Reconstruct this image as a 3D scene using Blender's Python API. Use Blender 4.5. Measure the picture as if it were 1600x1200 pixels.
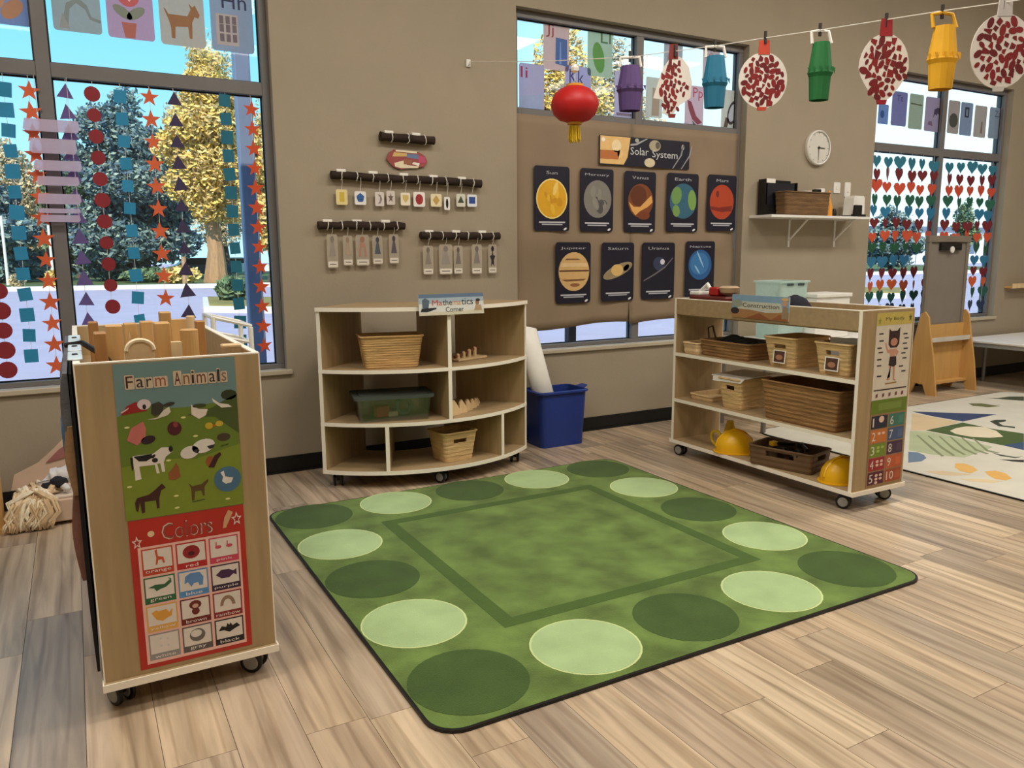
import bpy, bmesh, math, random
from mathutils import Vector, Matrix
random.seed(7)
PI = math.pi
scn = bpy.context.scene
for _o in list(bpy.data.objects):
    bpy.data.objects.remove(_o)
C = scn.collection

# ------------------------------------------------------------------ camera
# room frame: +x runs along the window wall, +y points to it, z is up; metres
FPX, PITCH, ROLL, YAW, CAMZ = 1220.44, 0.16426, -0.00649, 0.50728, 1.35
_f = Vector((math.sin(YAW)*math.cos(PITCH), math.cos(YAW)*math.cos(PITCH), -math.sin(PITCH)))
_x = Vector((math.cos(YAW), -math.sin(YAW), 0.0))
_u = _x.cross(_f)
AX = _x*math.cos(ROLL) + _u*math.sin(ROLL)
AU = -_x*math.sin(ROLL) + _u*math.cos(ROLL)
AF = _f
cam_d = bpy.data.cameras.new('camera')
cam_d.sensor_width = 36.0
cam_d.lens = 36.0*FPX/1600.0
cam_d.clip_start = 0.05
cam_d.clip_end = 500
cam = bpy.data.objects.new('camera', cam_d)
C.objects.link(cam)
cam.matrix_world = Matrix(((AX.x, AU.x, -AF.x, 0), (AX.y, AU.y, -AF.y, 0), (AX.z, AU.z, -AF.z, CAMZ), (0, 0, 0, 1)))
scn.camera = cam

# ------------------------------------------------------------------ sky, sun, exposure
def lin(c):
    c = c/255.0
    return c/12.92 if c <= 0.04045 else ((c+0.055)/1.055)**2.4
def L3(rgb): return (lin(rgb[0]), lin(rgb[1]), lin(rgb[2]))
w = bpy.data.worlds.new('sky'); scn.world = w; w.use_nodes = True
nt = w.node_tree; nt.nodes.clear()
tc = nt.nodes.new('ShaderNodeTexCoord'); sep = nt.nodes.new('ShaderNodeSeparateXYZ')
rmp = nt.nodes.new('ShaderNodeValToRGB'); bg = nt.nodes.new('ShaderNodeBackground'); wo = nt.nodes.new('ShaderNodeOutputWorld')
nt.links.new(tc.outputs['Generated'], sep.inputs[0]); nt.links.new(sep.outputs['Z'], rmp.inputs[0])
nt.links.new(rmp.outputs[0], bg.inputs[0]); nt.links.new(bg.outputs[0], wo.inputs[0])
rmp.color_ramp.elements[0].position = 0.0; rmp.color_ramp.elements[0].color = (0.52, 0.84, 1.0, 1)
rmp.color_ramp.elements[1].position = 0.80; rmp.color_ramp.elements[1].color = (0.10, 0.34, 0.80, 1)
_e = rmp.color_ramp.elements.new(0.27); _e.color = (0.17, 0.60, 0.80, 1)
# the sky pales towards the bright side of the day
dt = nt.nodes.new('ShaderNodeVectorMath'); dt.operation = 'DOT_PRODUCT'; dt.inputs[1].default_value = (0.94, 0.34, 0.0)
nt.links.new(tc.outputs['Generated'], dt.inputs[0])
mr_ = nt.nodes.new('ShaderNodeMapRange'); mr_.interpolation_type = 'SMOOTHSTEP'; mr_.inputs['From Min'].default_value = 0.55; mr_.inputs['From Max'].default_value = 1.0; mr_.inputs['To Max'].default_value = 0.9
nt.links.new(dt.outputs['Value'], mr_.inputs['Value'])
mx_ = nt.nodes.new('ShaderNodeMix'); mx_.data_type = 'RGBA'; mx_.inputs[7].default_value = (0.80, 0.96, 1.0, 1)
nt.links.new(mr_.outputs[0], mx_.inputs[0]); nt.links.new(rmp.outputs[0], mx_.inputs[6]); nt.links.new(mx_.outputs[2], bg.inputs[0])
bg.inputs[1].default_value = 1.5
sun_d = bpy.data.lights.new('sun', 'SUN'); sun_d.energy = 5.5; sun_d.color = (1.0, 0.88, 0.68); sun_d.angle = 0.01
sun = bpy.data.objects.new('sun', sun_d); C.objects.link(sun)
sun.rotation_euler = (math.radians(50), 0, math.radians(-28))
def ceiling_lamp(x, y, e):
    d = bpy.data.lights.new('ceiling_panel_lamp', 'AREA'); d.shape = 'RECTANGLE'; d.size = 1.2; d.size_y = 0.6
    d.energy = e; d.color = (1.0, 0.94, 0.84)
    o = bpy.data.objects.new('ceiling_panel_lamp', d); C.objects.link(o); o.location = (x, y, 4.12)
LAMP = 35.0
LAMP_XY = [(x, y) for x in (-0.6, 2.2, 5.0, 7.8) for y in (-1.6, 0.4, 2.4)]
for _p in LAMP_XY: ceiling_lamp(_p[0], _p[1], LAMP*{2.4: 1.7, 0.4: 0.8, -1.6: 0.35}[_p[1]])
vs = scn.view_settings
vs.view_transform = 'Standard'; vs.look = 'None'; vs.gamma = 1.0; vs.use_curve_mapping = False; vs.exposure = 0.0
scn.display_settings.display_device = 'sRGB'

# ------------------------------------------------------------------ where a seen point lies on a real surface
def ray(px, py): return AX*((px-800)/FPX) + AU*((600-py)/FPX) + AF
CAMP = Vector((0, 0, CAMZ))
def at_y(px, py, Y):
    d = ray(px, py); return CAMP + d*(Y/d.y)
def at_x(px, py, X):
    d = ray(px, py); return CAMP + d*(X/d.x)
def at_z(px, py, z=0.0):
    d = ray(px, py); return CAMP + d*((z-CAMZ)/d.z)
def away(px, dist, z=0.0):                 # ground point outdoors at a bearing and depth
    d = ray(px, 398); d.z = 0
    p = d*(dist/(d.x*AF.x+d.y*AF.y)); return Vector((p.x, p.y, z))
WY = 4.88      # window wall, inner face
GY = 4.985     # glass plane

# ------------------------------------------------------------------ materials
_mats = {}
def mat(name, rgb, rough=0.6, var=0.10, scale=6.0, bump=0.0, bscale=None, metal=0.0, spec=0.5, trans=0.0, ior=1.45, stretch=None, rnd=0.0, alpha=1.0, sheen=0.0):
    if name in _mats: return _mats[name]
    m = bpy.data.materials.new(name); m.use_nodes = True
    n = m.node_tree.nodes; l = m.node_tree.links
    b = n['Principled BSDF']
    b.inputs['Roughness'].default_value = rough
    b.inputs['Metallic'].default_value = metal
    b.inputs['Specular IOR Level'].default_value = spec
    b.inputs['Transmission Weight'].default_value = trans
    b.inputs['IOR'].default_value = ior
    b.inputs['Alpha'].default_value = alpha
    if sheen: b.inputs['Sheen Weight'].default_value = sheen
    c = L3(rgb)
    g = n.new('ShaderNodeNewGeometry'); src = g.outputs['Position']
    if stretch:
        mp = n.new('ShaderNodeMapping'); mp.inputs['Scale'].default_value = stretch; l.new(src, mp.inputs[0]); src = mp.outputs[0]
    t = n.new('ShaderNodeTexNoise'); t.inputs['Scale'].default_value = scale; t.inputs['Detail'].default_value = 5
    l.new(src, t.inputs['Vector'])
    cr = n.new('ShaderNodeValToRGB')
    lo = [max(0, v*(1-var)) for v in c]; hi = [min(1, v*(1+var)) for v in c]
    cr.color_ramp.elements[0].position = 0.3; cr.color_ramp.elements[0].color = (*lo, 1)
    cr.color_ramp.elements[1].position = 0.7; cr.color_ramp.elements[1].color = (*hi, 1)
    l.new(t.outputs['Fac'], cr.inputs[0])
    out = cr.outputs[0]
    if rnd:
        oi = n.new('ShaderNodeObjectInfo'); hs = n.new('ShaderNodeHueSaturation')
        mr = n.new('ShaderNodeMapRange'); mr.inputs['To Min'].default_value = 1-rnd; mr.inputs['To Max'].default_value = 1+rnd
        l.new(oi.outputs['Random'], mr.inputs['Value']); l.new(mr.outputs[0], hs.inputs['Value']); l.new(out, hs.inputs['Color']); out = hs.outputs[0]
    l.new(out, b.inputs['Base Color'])
    if bump:
        t2 = n.new('ShaderNodeTexNoise'); t2.inputs['Scale'].default_value = bscale or scale*6; t2.inputs['Detail'].default_value = 4
        l.new(src, t2.inputs['Vector'])
        bp = n.new('ShaderNodeBump'); bp.inputs['Strength'].default_value = bump; bp.inputs['Distance'].default_value = 0.01
        l.new(t2.outputs['Fac'], bp.inputs['Height']); l.new(bp.outputs[0], b.inputs['Normal'])
    _mats[name] = m
    return m
def ink(rgb, rough=0.55):
    return mat('print_%02x%02x%02x' % tuple(rgb), rgb, rough, 0.04, 30)
def glassy(name, tint, gloss=0.06, rough=0.02):
    if name in _mats: return _mats[name]
    m = bpy.data.materials.new(name); m.use_nodes = True
    n = m.node_tree.nodes; l = m.node_tree.links; n.clear()
    o = n.new('ShaderNodeOutputMaterial'); tr = n.new('ShaderNodeBsdfTransparent'); gl = n.new('ShaderNodeBsdfGlossy'); mx = n.new('ShaderNodeMixShader')
    tr.inputs[0].default_value = (*tint, 1); gl.inputs['Roughness'].default_value = rough; mx.inputs[0].default_value = gloss
    l.new(tr.outputs[0], mx.inputs[1]); l.new(gl.outputs[0], mx.inputs[2]); l.new(mx.outputs[0], o.inputs[0])
    _mats[name] = m; return m
def milky(name, rgb, thru=0.45, rough=0.35):        # translucent plastic or thin paper
    if name in _mats: return _mats[name]
    m = bpy.data.materials.new(name); m.use_nodes = True
    n = m.node_tree.nodes; l = m.node_tree.links
    b = n['Principled BSDF']; o = n['Material Output']
    t = n.new('ShaderNodeTexNoise'); t.inputs['Scale'].default_value = 14
    cr = n.new('ShaderNodeValToRGB'); c = L3(rgb)
    cr.color_ramp.elements[0].color = (*[v*0.92 for v in c], 1); cr.color_ramp.elements[1].color = (*[min(1, v*1.06) for v in c], 1)
    l.new(t.outputs['Fac'], cr.inputs[0]); l.new(cr.outputs[0], b.inputs['Base Color']); b.inputs['Roughness'].default_value = rough
    tl = n.new('ShaderNodeBsdfTranslucent'); l.new(cr.outputs[0], tl.inputs[0])
    tp = n.new('ShaderNodeBsdfTransparent'); tp.inputs[0].default_value = (*[min(1, v*1.1+.05) for v in c], 1)
    m1 = n.new('ShaderNodeMixShader'); m1.inputs[0].default_value = 0.5; l.new(b.outputs[0], m1.inputs[1]); l.new(tl.outputs[0], m1.inputs[2])
    m2 = n.new('ShaderNodeMixShader'); m2.inputs[0].default_value = thru; l.new(m1.outputs[0], m2.inputs[1]); l.new(tp.outputs[0], m2.inputs[2])
    l.new(m2.outputs[0], o.inputs[0]); _mats[name] = m; return m

M_wall = mat('wall_paint', (160, 147, 127), 0.75, 0.03, 3, 0.08, 60)
M_ceil = mat('ceiling_white', (225, 220, 210), 0.8, 0.03, 3)
M_frame = mat('window_aluminium', (112, 109, 108), 0.45, 0.05, 8)
M_sill = mat('sill_laminate', (186, 174, 152), 0.5, 0.04, 6)
M_base = mat('rubber_baseboard', (14, 13, 13), 0.5, 0.2, 10)
M_glass = glassy('window_glass', (0.96, 0.98, 0.98), 0.035)
M_maple = mat('maple_laminate', (172, 147, 108), 0.5, 0.10, 2.2, 0.03, 30, stretch=(14, 14, 1.2))
M_mapleh = mat('maple_laminate_shelf', (166, 141, 105), 0.5, 0.10, 2.2, stretch=(1.2, 14, 14))
M_edge = mat('cream_edge_band', (248, 240, 224), 0.45, 0.02, 10)
M_black = mat('black_plastic', (18, 17, 17), 0.45, 0.15, 20)
M_grey = mat('grey_hub', (150, 150, 146), 0.45, 0.08, 20)
M_white = mat('white_plastic', (232, 230, 224), 0.45, 0.03, 12)
M_paperw = mat('white_paper', (236, 232, 224), 0.7, 0.03, 18)
M_block = mat('beech_block', (203, 160, 102), 0.55, 0.10, 3, 0.04, 40, stretch=(10, 10, 1.5), rnd=0.10)
M_block_shade = mat('shaded_beech_block', (170, 122, 70), 0.55, 0.12, 3, 0.04, 40, stretch=(10, 10, 1.5), rnd=0.08)  # same beech toned darker: shade on the block fronts put into the colour
M_blockp = mat('pale_block', (226, 196, 150), 0.55, 0.08, 3, stretch=(10, 10, 1.5), rnd=0.06)
M_string = mat('white_string', (226, 222, 212), 0.8, 0.05, 30)
M_bark = mat('dark_stick_bark', (44, 30, 22), 0.85, 0.35, 25, 0.5, 60, stretch=(0.4, 1, 1))
M_wick = mat('tan_wicker', (197, 158, 104), 0.8, 0.22, 18, 0.7, 45, stretch=(0.35, 0.35, 2.2))
M_wickl = mat('cream_wicker', (214, 180, 128), 0.8, 0.18, 18, 0.6, 45, stretch=(0.4, 0.4, 2.0))
M_wickd = mat('brown_seagrass', (150, 112, 70), 0.85, 0.30, 16, 0.8, 40, stretch=(0.35, 0.35, 2.4))
M_wickx = mat('dark_brown_wicker', (112, 84, 54), 0.85, 0.30, 16, 0.8, 40, stretch=(0.35, 0.35, 2.4))
M_yellow = mat('yellow_plastic', (232, 176, 22), 0.35, 0.05, 8)
M_blue = mat('blue_bin_plastic', (34, 56, 130), 0.42, 0.06, 6, 0.02, 80)
M_birch = mat('birch_ply', (198, 154, 92), 0.5, 0.08, 2.5, stretch=(8, 8, 1.2))
M_steel = mat('painted_steel_leg', (140, 138, 134), 0.4, 0.05, 10, metal=0.6)

# ------------------------------------------------------------------ mesh helpers
class MB:
    def __init__(s): s.v = []; s.f = []; s.m = []; s.mats = []; s.smooth = False
    def mi(s, m):
        if m is None: return 0
        if m not in s.mats: s.mats.append(m)
        return s.mats.index(m)
    def add(s, vs, fs, m=None):
        o = len(s.v); k = s.mi(m)
        s.v += [tuple(p) for p in vs]
        for f in fs: s.f.append([i+o for i in f]); s.m.append(k)
        return s
    def box(s, x0, y0, z0, x1, y1, z1, m=None):
        if x0 > x1: x0, x1 = x1, x0
        if y0 > y1: y0, y1 = y1, y0
        if z0 > z1: z0, z1 = z1, z0
        return s.add([(x0,y0,z0),(x1,y0,z0),(x1,y1,z0),(x0,y1,z0),(x0,y0,z1),(x1,y0,z1),(x1,y1,z1),(x0,y1,z1)],
                     [(0,3,2,1),(4,5,6,7),(0,1,5,4),(1,2,6,5),(2,3,7,6),(3,0,4,7)], m)
    def bbox(s, x0, y0, z0, x1, y1, z1, b=0.004, m=None):   # box with chamfered edges
        bm = bmesh.new(); bmesh.ops.create_cube(bm, size=1)
        for v in bm.verts: v.co = Vector(((x0+x1)/2+v.co.x*abs(x1-x0), (y0+y1)/2+v.co.y*abs(y1-y0), (z0+z1)/2+v.co.z*abs(z1-z0)))
        bmesh.ops.bevel(bm, geom=list(bm.edges), offset=b, segments=1, affect='EDGES')
        return s.frombm(bm, m)
    def frombm(s, bm, m=None):
        bm.verts.index_update()
        s.add([v.co for v in bm.verts], [[v.index for v in f.verts] for f in bm.faces], m); bm.free(); return s
    def prism(s, pts, d, m=None):            # closed 3d polygon pushed along vector d
        d = Vector(d); n = len(pts); a = [Vector(p) for p in pts]; b = [p+d for p in a]
        fs = [list(range(n-1, -1, -1)), list(range(n, 2*n))] + [(i, (i+1) % n, n+(i+1) % n, n+i) for i in range(n)]
        return s.add(a+b, fs, m)
    def tube(s, path, r, n=8, m=None, caps=True):
        P = [Vector(p) for p in path]; rs = r if isinstance(r, (list, tuple)) else [r]*len(P)
        vs = []; up = None
        for i, p in enumerate(P):
            t = (P[min(i+1, len(P)-1)]-P[max(i-1, 0)]).normalized()
            if up is None:
                up = t.orthogonal().normalized()
            a = (up - t*up.dot(t)).normalized(); b = t.cross(a); up = a
            for k in range(n):
                q = 2*PI*k/n; vs.append(p + (a*math.cos(q)+b*math.sin(q))*rs[i])
        fs = []
        for i in range(len(P)-1):
            for k in range(n): fs.append((i*n+k, i*n+(k+1) % n, (i+1)*n+(k+1) % n, (i+1)*n+k))
        if caps: fs.append(list(range(n-1, -1, -1))); fs.append([(len(P)-1)*n+k for k in range(n)])
        return s.add(vs, fs, m)
    def lathe(s, c, prof, n=16, m=None, axis='z', caps=True):   # prof: (radius, height)
        c = Vector(c); vs = []
        for r, h in prof:
            for k in range(n):
                q = 2*PI*k/n; a, b = r*math.cos(q), r*math.sin(q)
                vs.append(c + (Vector((a, b, h)) if axis == 'z' else Vector((h, a, b)) if axis == 'x' else Vector((a, h, b))))
        fs = []
        for i in range(len(prof)-1):
            for k in range(n): fs.append((i*n+k, i*n+(k+1) % n, (i+1)*n+(k+1) % n, (i+1)*n+k))
        if caps: fs.append(list(range(n-1, -1, -1))); fs.append([(len(prof)-1)*n+k for k in range(n)])
        return s.add(vs, fs, m)
    def sector(s, c, r0, r1, a0, a1, z0, z1, n=28, m=None):
        vs = []; fs = []
        for i in range(n+1):
            a = math.radians(a0+(a1-a0)*i/n); ca, sa = math.cos(a), math.sin(a)
            for r, z in ((r0, z0), (r1, z0), (r1, z1), (r0, z1)): vs.append((c[0]+r*ca, c[1]+r*sa, z))
        for i in range(n):
            for k in range(4): fs.append((4*i+k, 4*i+(k+1) % 4, 4*i+4+(k+1) % 4, 4*i+4+k))
        fs.append((0, 3, 2, 1)); fs.append((4*n, 4*n+1, 4*n+2, 4*n+3))
        return s.add(vs, fs, m)
    def build(s, name, m=None, parent=None, smooth=None):
        off = Vector((0, 0, 0)); q = parent
        while q is not None: off += q.location; q = q.parent
        me = bpy.data.meshes.new(name)
        me.from_pydata([(p[0]-off.x, p[1]-off.y, p[2]-off.z) for p in s.v], [], s.f)
        if s.mats:
            for x in s.mats: me.materials.append(x)
            me.polygons.foreach_set('material_index', s.m)
        elif m is not None: me.materials.append(m)
        bm = bmesh.new(); bm.from_mesh(me); bmesh.ops.recalc_face_normals(bm, faces=bm.faces); bm.to_mesh(me); bm.free()
        if smooth or s.smooth:
            me.polygons.foreach_set('use_smooth', [True]*len(me.polygons))
            if smooth != 'all':
                try: me.set_sharp_from_angle(angle=math.radians(smooth if isinstance(smooth, (int, float)) and smooth > 1 else 40))
                except Exception: pass
        o = bpy.data.objects.new(name, me); C.objects.link(o)
        if parent is not None: o.parent = parent
        return o
def tag(o, label=None, cat=None, group=None, kind=None):
    if label: o['label'] = label
    if cat: o['category'] = cat
    if group: o['group'] = group
    if kind: o['kind'] = kind
    return o
def thing(name, label, cat, loc=(0, 0, 0), group=None):
    o = bpy.data.objects.new(name, None); C.objects.link(o); o.location = loc; o.empty_display_size = 0.05
    return tag(o, label, cat, group)
def struct(name, mb, m=None, smooth=None):
    return tag(mb.build(name, m, None, smooth), kind='structure')
def boxo(name, m, parent, *a): return MB().box(*a).build(name, m, parent)
def ell(cx, cy, rx, ry, n=18, rot=0):
    r = math.radians(rot)
    return [(cx+rx*math.cos(t)*math.cos(r)-ry*math.sin(t)*math.sin(r), cy+rx*math.cos(t)*math.sin(r)+ry*math.sin(t)*math.cos(r)) for t in [2*PI*i/n for i in range(n)]]
def rrect(x0, y0, x1, y1, r, n=4):
    out = []
    for cx, cy, a in ((x1-r, y1-r, 0), (x0+r, y1-r, 90), (x0+r, y0+r, 180), (x1-r, y0+r, 270)):
        for i in range(n+1):
            t = math.radians(a+90*i/n); out.append((cx+r*math.cos(t), cy+r*math.sin(t)))
    return out
def star(cx, cy, R, r=None, n=5, rot=90):
    r = r or R*0.42
    return [(cx+(R if i % 2 == 0 else r)*math.cos(math.radians(rot+i*180/n)), cy+(R if i % 2 == 0 else r)*math.sin(math.radians(rot+i*180/n))) for i in range(2*n)]
def heart(cx, cy, s):
    return [(cx+s*16*math.sin(t)**3/17, cy+s*(13*math.cos(t)-5*math.cos(2*t)-2*math.cos(3*t)-math.cos(4*t))/17) for t in [2*PI*i/16 for i in range(16)]]
_txt = {}
def text_mesh(s):
    if s not in _txt:
        cu = bpy.data.curves.new('lettering', 'FONT'); cu.body = s; cu.size = 1.0; cu.resolution_u = 2
        ob = bpy.data.objects.new('lettering', cu)
        me = ob.to_mesh()
        v = [(p.co.x, p.co.y) for p in me.vertices]; f = [list(p.vertices) for p in me.polygons]
        ob.to_mesh_clear(); bpy.data.objects.remove(ob); bpy.data.curves.remove(cu)
        if not v: v = [(0, 0), (1, 0), (1, 1)]; f = []
        x0 = min(p[0] for p in v); x1 = max(p[0] for p in v); y0 = min(p[1] for p in v); y1 = max(p[1] for p in v)
        _txt[s] = ([((p[0]-x0)/max(x1-x0, 1e-6), (p[1]-y0)/max(y1-y0, 1e-6)) for p in v], f, (x1-x0)/max(y1-y0, 1e-6))
    return _txt[s]
class Sheet:
    """a flat sheet: O lower-left corner, u across, v up, n towards the viewer; points are given in 0..1"""
    def __init__(s, O, u, v, n): s.O, s.u, s.v, s.n = Vector(O), Vector(u), Vector(v), Vector(n).normalized()
    def p(s, a, b, h=0): return s.O + s.u*a + s.v*b + s.n*h
    def slab(s, mb, pts, h0, h1, m=None): return mb.prism([s.p(a, b, h0) for a, b in pts], s.n*(h1-h0), m)
    def pic(s, name, parent, items, base=0.0012, step=0.00035):
        """print on the sheet: items are (points, colour, layer) or ('text', string, x0, y0, x1, y1, colour, layer)"""
        mb = MB()
        for it in items:
            if it[0] == 'text':
                _, st, x0, y0, x1, y1, col, ly = it
                v, f, _a = text_mesh(st); h = base+step*ly
                mb.add([s.p(x0+(x1-x0)*a, y0+(y1-y0)*b, h) for a, b in v], f, ink(col))
            else:
                pts, col, ly = it; h = base+step*ly
                mb.add([s.p(a, b, h) for a, b in pts], [list(range(len(pts)))], ink(col))
        return mb.build(name, None, parent)
def wall_sheet(x0, z0, x1, z1, Y): return Sheet((x0, Y, z0), (x1-x0, 0, 0), (0, 0, z1-z0), (0, -1, 0))
def px_sheet(px0, py0, px1, py1, Y):       # upright rectangle on the plane y=Y covering those corners
    a = at_y((px0+px1)/2, py1, Y); b = at_y((px0+px1)/2, py0, Y)
    return wall_sheet(at_y(px0, (py0+py1)/2, Y).x, a.z, at_y(px1, (py0+py1)/2, Y).x, b.z, Y)
# ================================================================== THE SETTING
RX0, RX1, RY0, RZ = -2.2, 10.2, -3.2, 4.2
slab = MB().box(RX0, RY0, -0.2, RX1, WY+0.3, -0.006)
floor = struct('floor', slab, mat('floor_joint', (70, 56, 42), 0.8, 0.1))
def plank_mat():
    m = bpy.data.materials.new('oak_plank'); m.use_nodes = True
    n = m.node_tree.nodes; l = m.node_tree.links; b = n['Principled BSDF']
    oi = n.new('ShaderNodeObjectInfo'); g = n.new('ShaderNodeNewGeometry')
    mp = n.new('ShaderNodeMapping'); mp.inputs['Scale'].default_value = (1, 0.07, 1); l.new(g.outputs['Position'], mp.inputs[0])
    cx = n.new('ShaderNodeCombineXYZ'); mu = n.new('ShaderNodeMath'); mu.operation = 'MULTIPLY'; mu.inputs[1].default_value = 61.0
    l.new(oi.outputs['Random'], mu.inputs[0]); l.new(mu.outputs[0], cx.inputs[0]); l.new(mu.outputs[0], cx.inputs[1]); l.new(cx.outputs[0], mp.inputs['Location'])
    t1 = n.new('ShaderNodeTexNoise'); t1.inputs['Scale'].default_value = 22; t1.inputs['Detail'].default_value = 6; t1.inputs['Distortion'].default_value = 0.6
    t2 = n.new('ShaderNodeTexWave'); t2.wave_type = 'BANDS'; t2.inputs['Scale'].default_value = 5.0; t2.inputs['Distortion'].default_value = 9.0; t2.inputs['Detail'].default_value = 3; t2.inputs['Detail Scale'].default_value = 1.4
    l.new(mp.outputs[0], t1.inputs['Vector']); l.new(mp.outputs[0], t2.inputs['Vector'])
    base = n.new('ShaderNodeValToRGB'); l.new(oi.outputs['Random'], base.inputs[0])
    cols = [(188, 168, 146), (208, 186, 158), (162, 147, 130), (214, 194, 166), (192, 169, 142), (174, 158, 140), (204, 184, 158)]
    while len(base.color_ramp.elements) < len(cols): base.color_ramp.elements.new(0.5)
    for i, e in enumerate(base.color_ramp.elements): e.position = i/(len(cols)-1); e.color = (*L3(cols[i]), 1)
    gr = n.new('ShaderNodeValToRGB'); l.new(t1.outputs['Fac'], gr.inputs[0])
    gr.color_ramp.elements[0].position = 0.30; gr.color_ramp.elements[0].color = (0.46, 0.42, 0.38, 1)
    gr.color_ramp.elements[1].position = 0.62; gr.color_ramp.elements[1].color = (1.08, 1.06, 1.04, 1)
    wr = n.new('ShaderNodeValToRGB'); l.new(t2.outputs['Fac'], wr.inputs[0])
    wr.color_ramp.elements[0].position = 0.0; wr.color_ramp.elements[0].color = (0.66, 0.60, 0.55, 1)
    wr.color_ramp.elements[1].position = 0.22; wr.color_ramp.elements[1].color = (1, 1, 1, 1)
    m1 = n.new('ShaderNodeMix'); m1.data_type = 'RGBA'; m1.blend_type = 'MULTIPLY'; m1.inputs[0].default_value = 0.75
    m2 = n.new('ShaderNodeMix'); m2.data_type = 'RGBA'; m2.blend_type = 'MULTIPLY'; m2.inputs[0].default_value = 0.6
    l.new(base.outputs[0], m1.inputs[6]); l.new(gr.outputs[0], m1.inputs[7]); l.new(m1.outputs[2], m2.inputs[6]); l.new(wr.outputs[0], m2.inputs[7])
    l.new(m2.outputs[2], b.inputs['Base Color']); b.inputs['Roughness'].default_value = 0.33; b.inputs['Specular IOR Level'].default_value = 0.5
    bp = n.new('ShaderNodeBump'); bp.inputs['Strength'].default_value = 0.12; bp.inputs['Distance'].default_value = 0.004
    l.new(t1.outputs['Fac'], bp.inputs['Height']); l.new(bp.outputs[0], b.inputs['Normal'])
    return m
M_plank = plank_mat()
PW, PL = 0.183, 1.22
pm = MB().bbox(-0.5, -0.5, -1.0, 0.5, 0.5, 0.0, 0.0012).build('plank', M_plank)
plank_me = pm.data; bpy.data.objects.remove(pm)
k0 = int((-1.3+0.079)/PW); x = -0.079+PW*(k0-1); rows = 0
while x < 9.6:
    y = WY-0.001; first = random.uniform(0.25, 1.0)
    ylo = 0.75 if x < 3.2 else max(0.75, 0.75+(x-3.2)*0.42)
    while y > ylo:
        ln = PL*first if first else PL; first = None
        o = bpy.data.objects.new('plank', plank_me); C.objects.link(o); o.parent = floor
        o.location = (x+PW/2, y-ln/2, 0.0); o.scale = (PW-0.0016, ln-0.0016, 0.006)
        y -= ln
    x += PW; rows += 1
# floor towards the room behind the camera: same boards, joined
mb = MB()
xx = -0.079+PW*(k0-1)
while xx < 9.6:
    ylo = 0.75 if xx < 3.2 else max(0.75, 0.75+(xx-3.2)*0.42)
    mb.box(xx+0.001, RY0, -0.006, xx+PW-0.001, ylo-PL-0.03, 0.0); xx += PW
tag(mb.build('plank_field', M_plank, floor), kind='stuff')

# window openings (x0, x1); all share sill and head height
ZS, ZH = 0.655, 3.005
OPEN = [(-1.06, 1.115), (2.762, 4.925), (6.545, 8.70)]
mb = MB(); prev = RX0-0.25; TY = WY+0.17
for a, b in OPEN:
    mb.box(prev, WY, -0.2, a, TY, RZ)
    mb.box(a, WY, -0.2, b, TY, ZS-0.02); mb.box(a, WY, ZH, b, TY, RZ); prev = b
mb.box(prev, WY, -0.2, RX1+0.25, TY, RZ)
struct('wall_back', mb, M_wall)
struct('wall_left', MB().box(RX0-0.25, RY0, -0.2, RX0, WY, RZ), M_wall)
struct('wall_right', MB().box(RX1, RY0, -0.2, RX1+0.25, WY, RZ), M_wall)
struct('wall_rear', MB().box(RX0-0.25, RY0-0.25, -0.2, RX1+0.25, RY0, RZ), M_wall)
struct('ceiling', MB().box(RX0-0.6, RY0-0.6, RZ, RX1+0.6, WY+0.7, RZ+0.2), M_ceil)
mb = MB()
mb.add([], [])
mb.box(RX0, WY-0.008, 0, RX1, WY, 0.105); mb.box(RX0, WY-0.018, 0, RX1, WY-0.008, 0.012)
struct('baseboard_back', mb, M_base)

def window(n, a, b, mull):
    e = thing('window_%d' % n, None, None, ((a+b)/2, GY, ZS)); e['kind'] = 'structure'
    f0, f1 = GY-0.045, GY+0.03
    def bar(nm, x0, z0, x1, z1, m=M_frame): return MB().bbox(x0, f0, z0, x1, f1, z1, 0.003).build(nm, m, e)
    bar('frame_bottom', a, ZS, b, ZS+0.03); bar('frame_top', a, ZH-0.05, b, ZH)
    bar('frame_side', a, ZS+0.03, a+0.045, ZH-0.05); bar('frame_side', b-0.045, ZS+0.03, b, ZH-0.05)
    bar('mullion', mull-0.034, ZS+0.03, mull+0.034, ZH-0.05)
    bar('transom', a+0.045, 2.285, mull-0.034, 2.36); bar('transom', mull+0.034, 2.285, b-0.045, 2.36)
    for x0, x1 in ((a+0.045, mull-0.034), (mull+0.034, b-0.045)):
        for z0, z1 in ((ZS+0.03, 2.285), (2.36, ZH-0.05)):
            MB().box(x0, GY-0.003, z0, x1, GY+0.003, z1).build('pane', M_glass, e)
            g = MB()
            for q in ((x0, z0, x0+0.008, z1), (x1-0.008, z0, x1, z1), (x0, z0, x1, z0+0.008), (x0, z1-0.008, x1, z1)):
                g.box(q[0], GY-0.012, q[1], q[2], GY-0.004, q[3])
            g.build('gasket', M_black, e)
    MB().bbox(a-0.03, WY-0.022, ZS-0.03, b+0.03, WY+0.001, ZS, 0.004).box(a, WY, ZS-0.02, b, f0, ZS).build('sill', M_sill, e)
    return e
window(1, *OPEN[0], -0.045); window(2, *OPEN[1], 3.868); window(3, *OPEN[2], 7.655)

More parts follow.
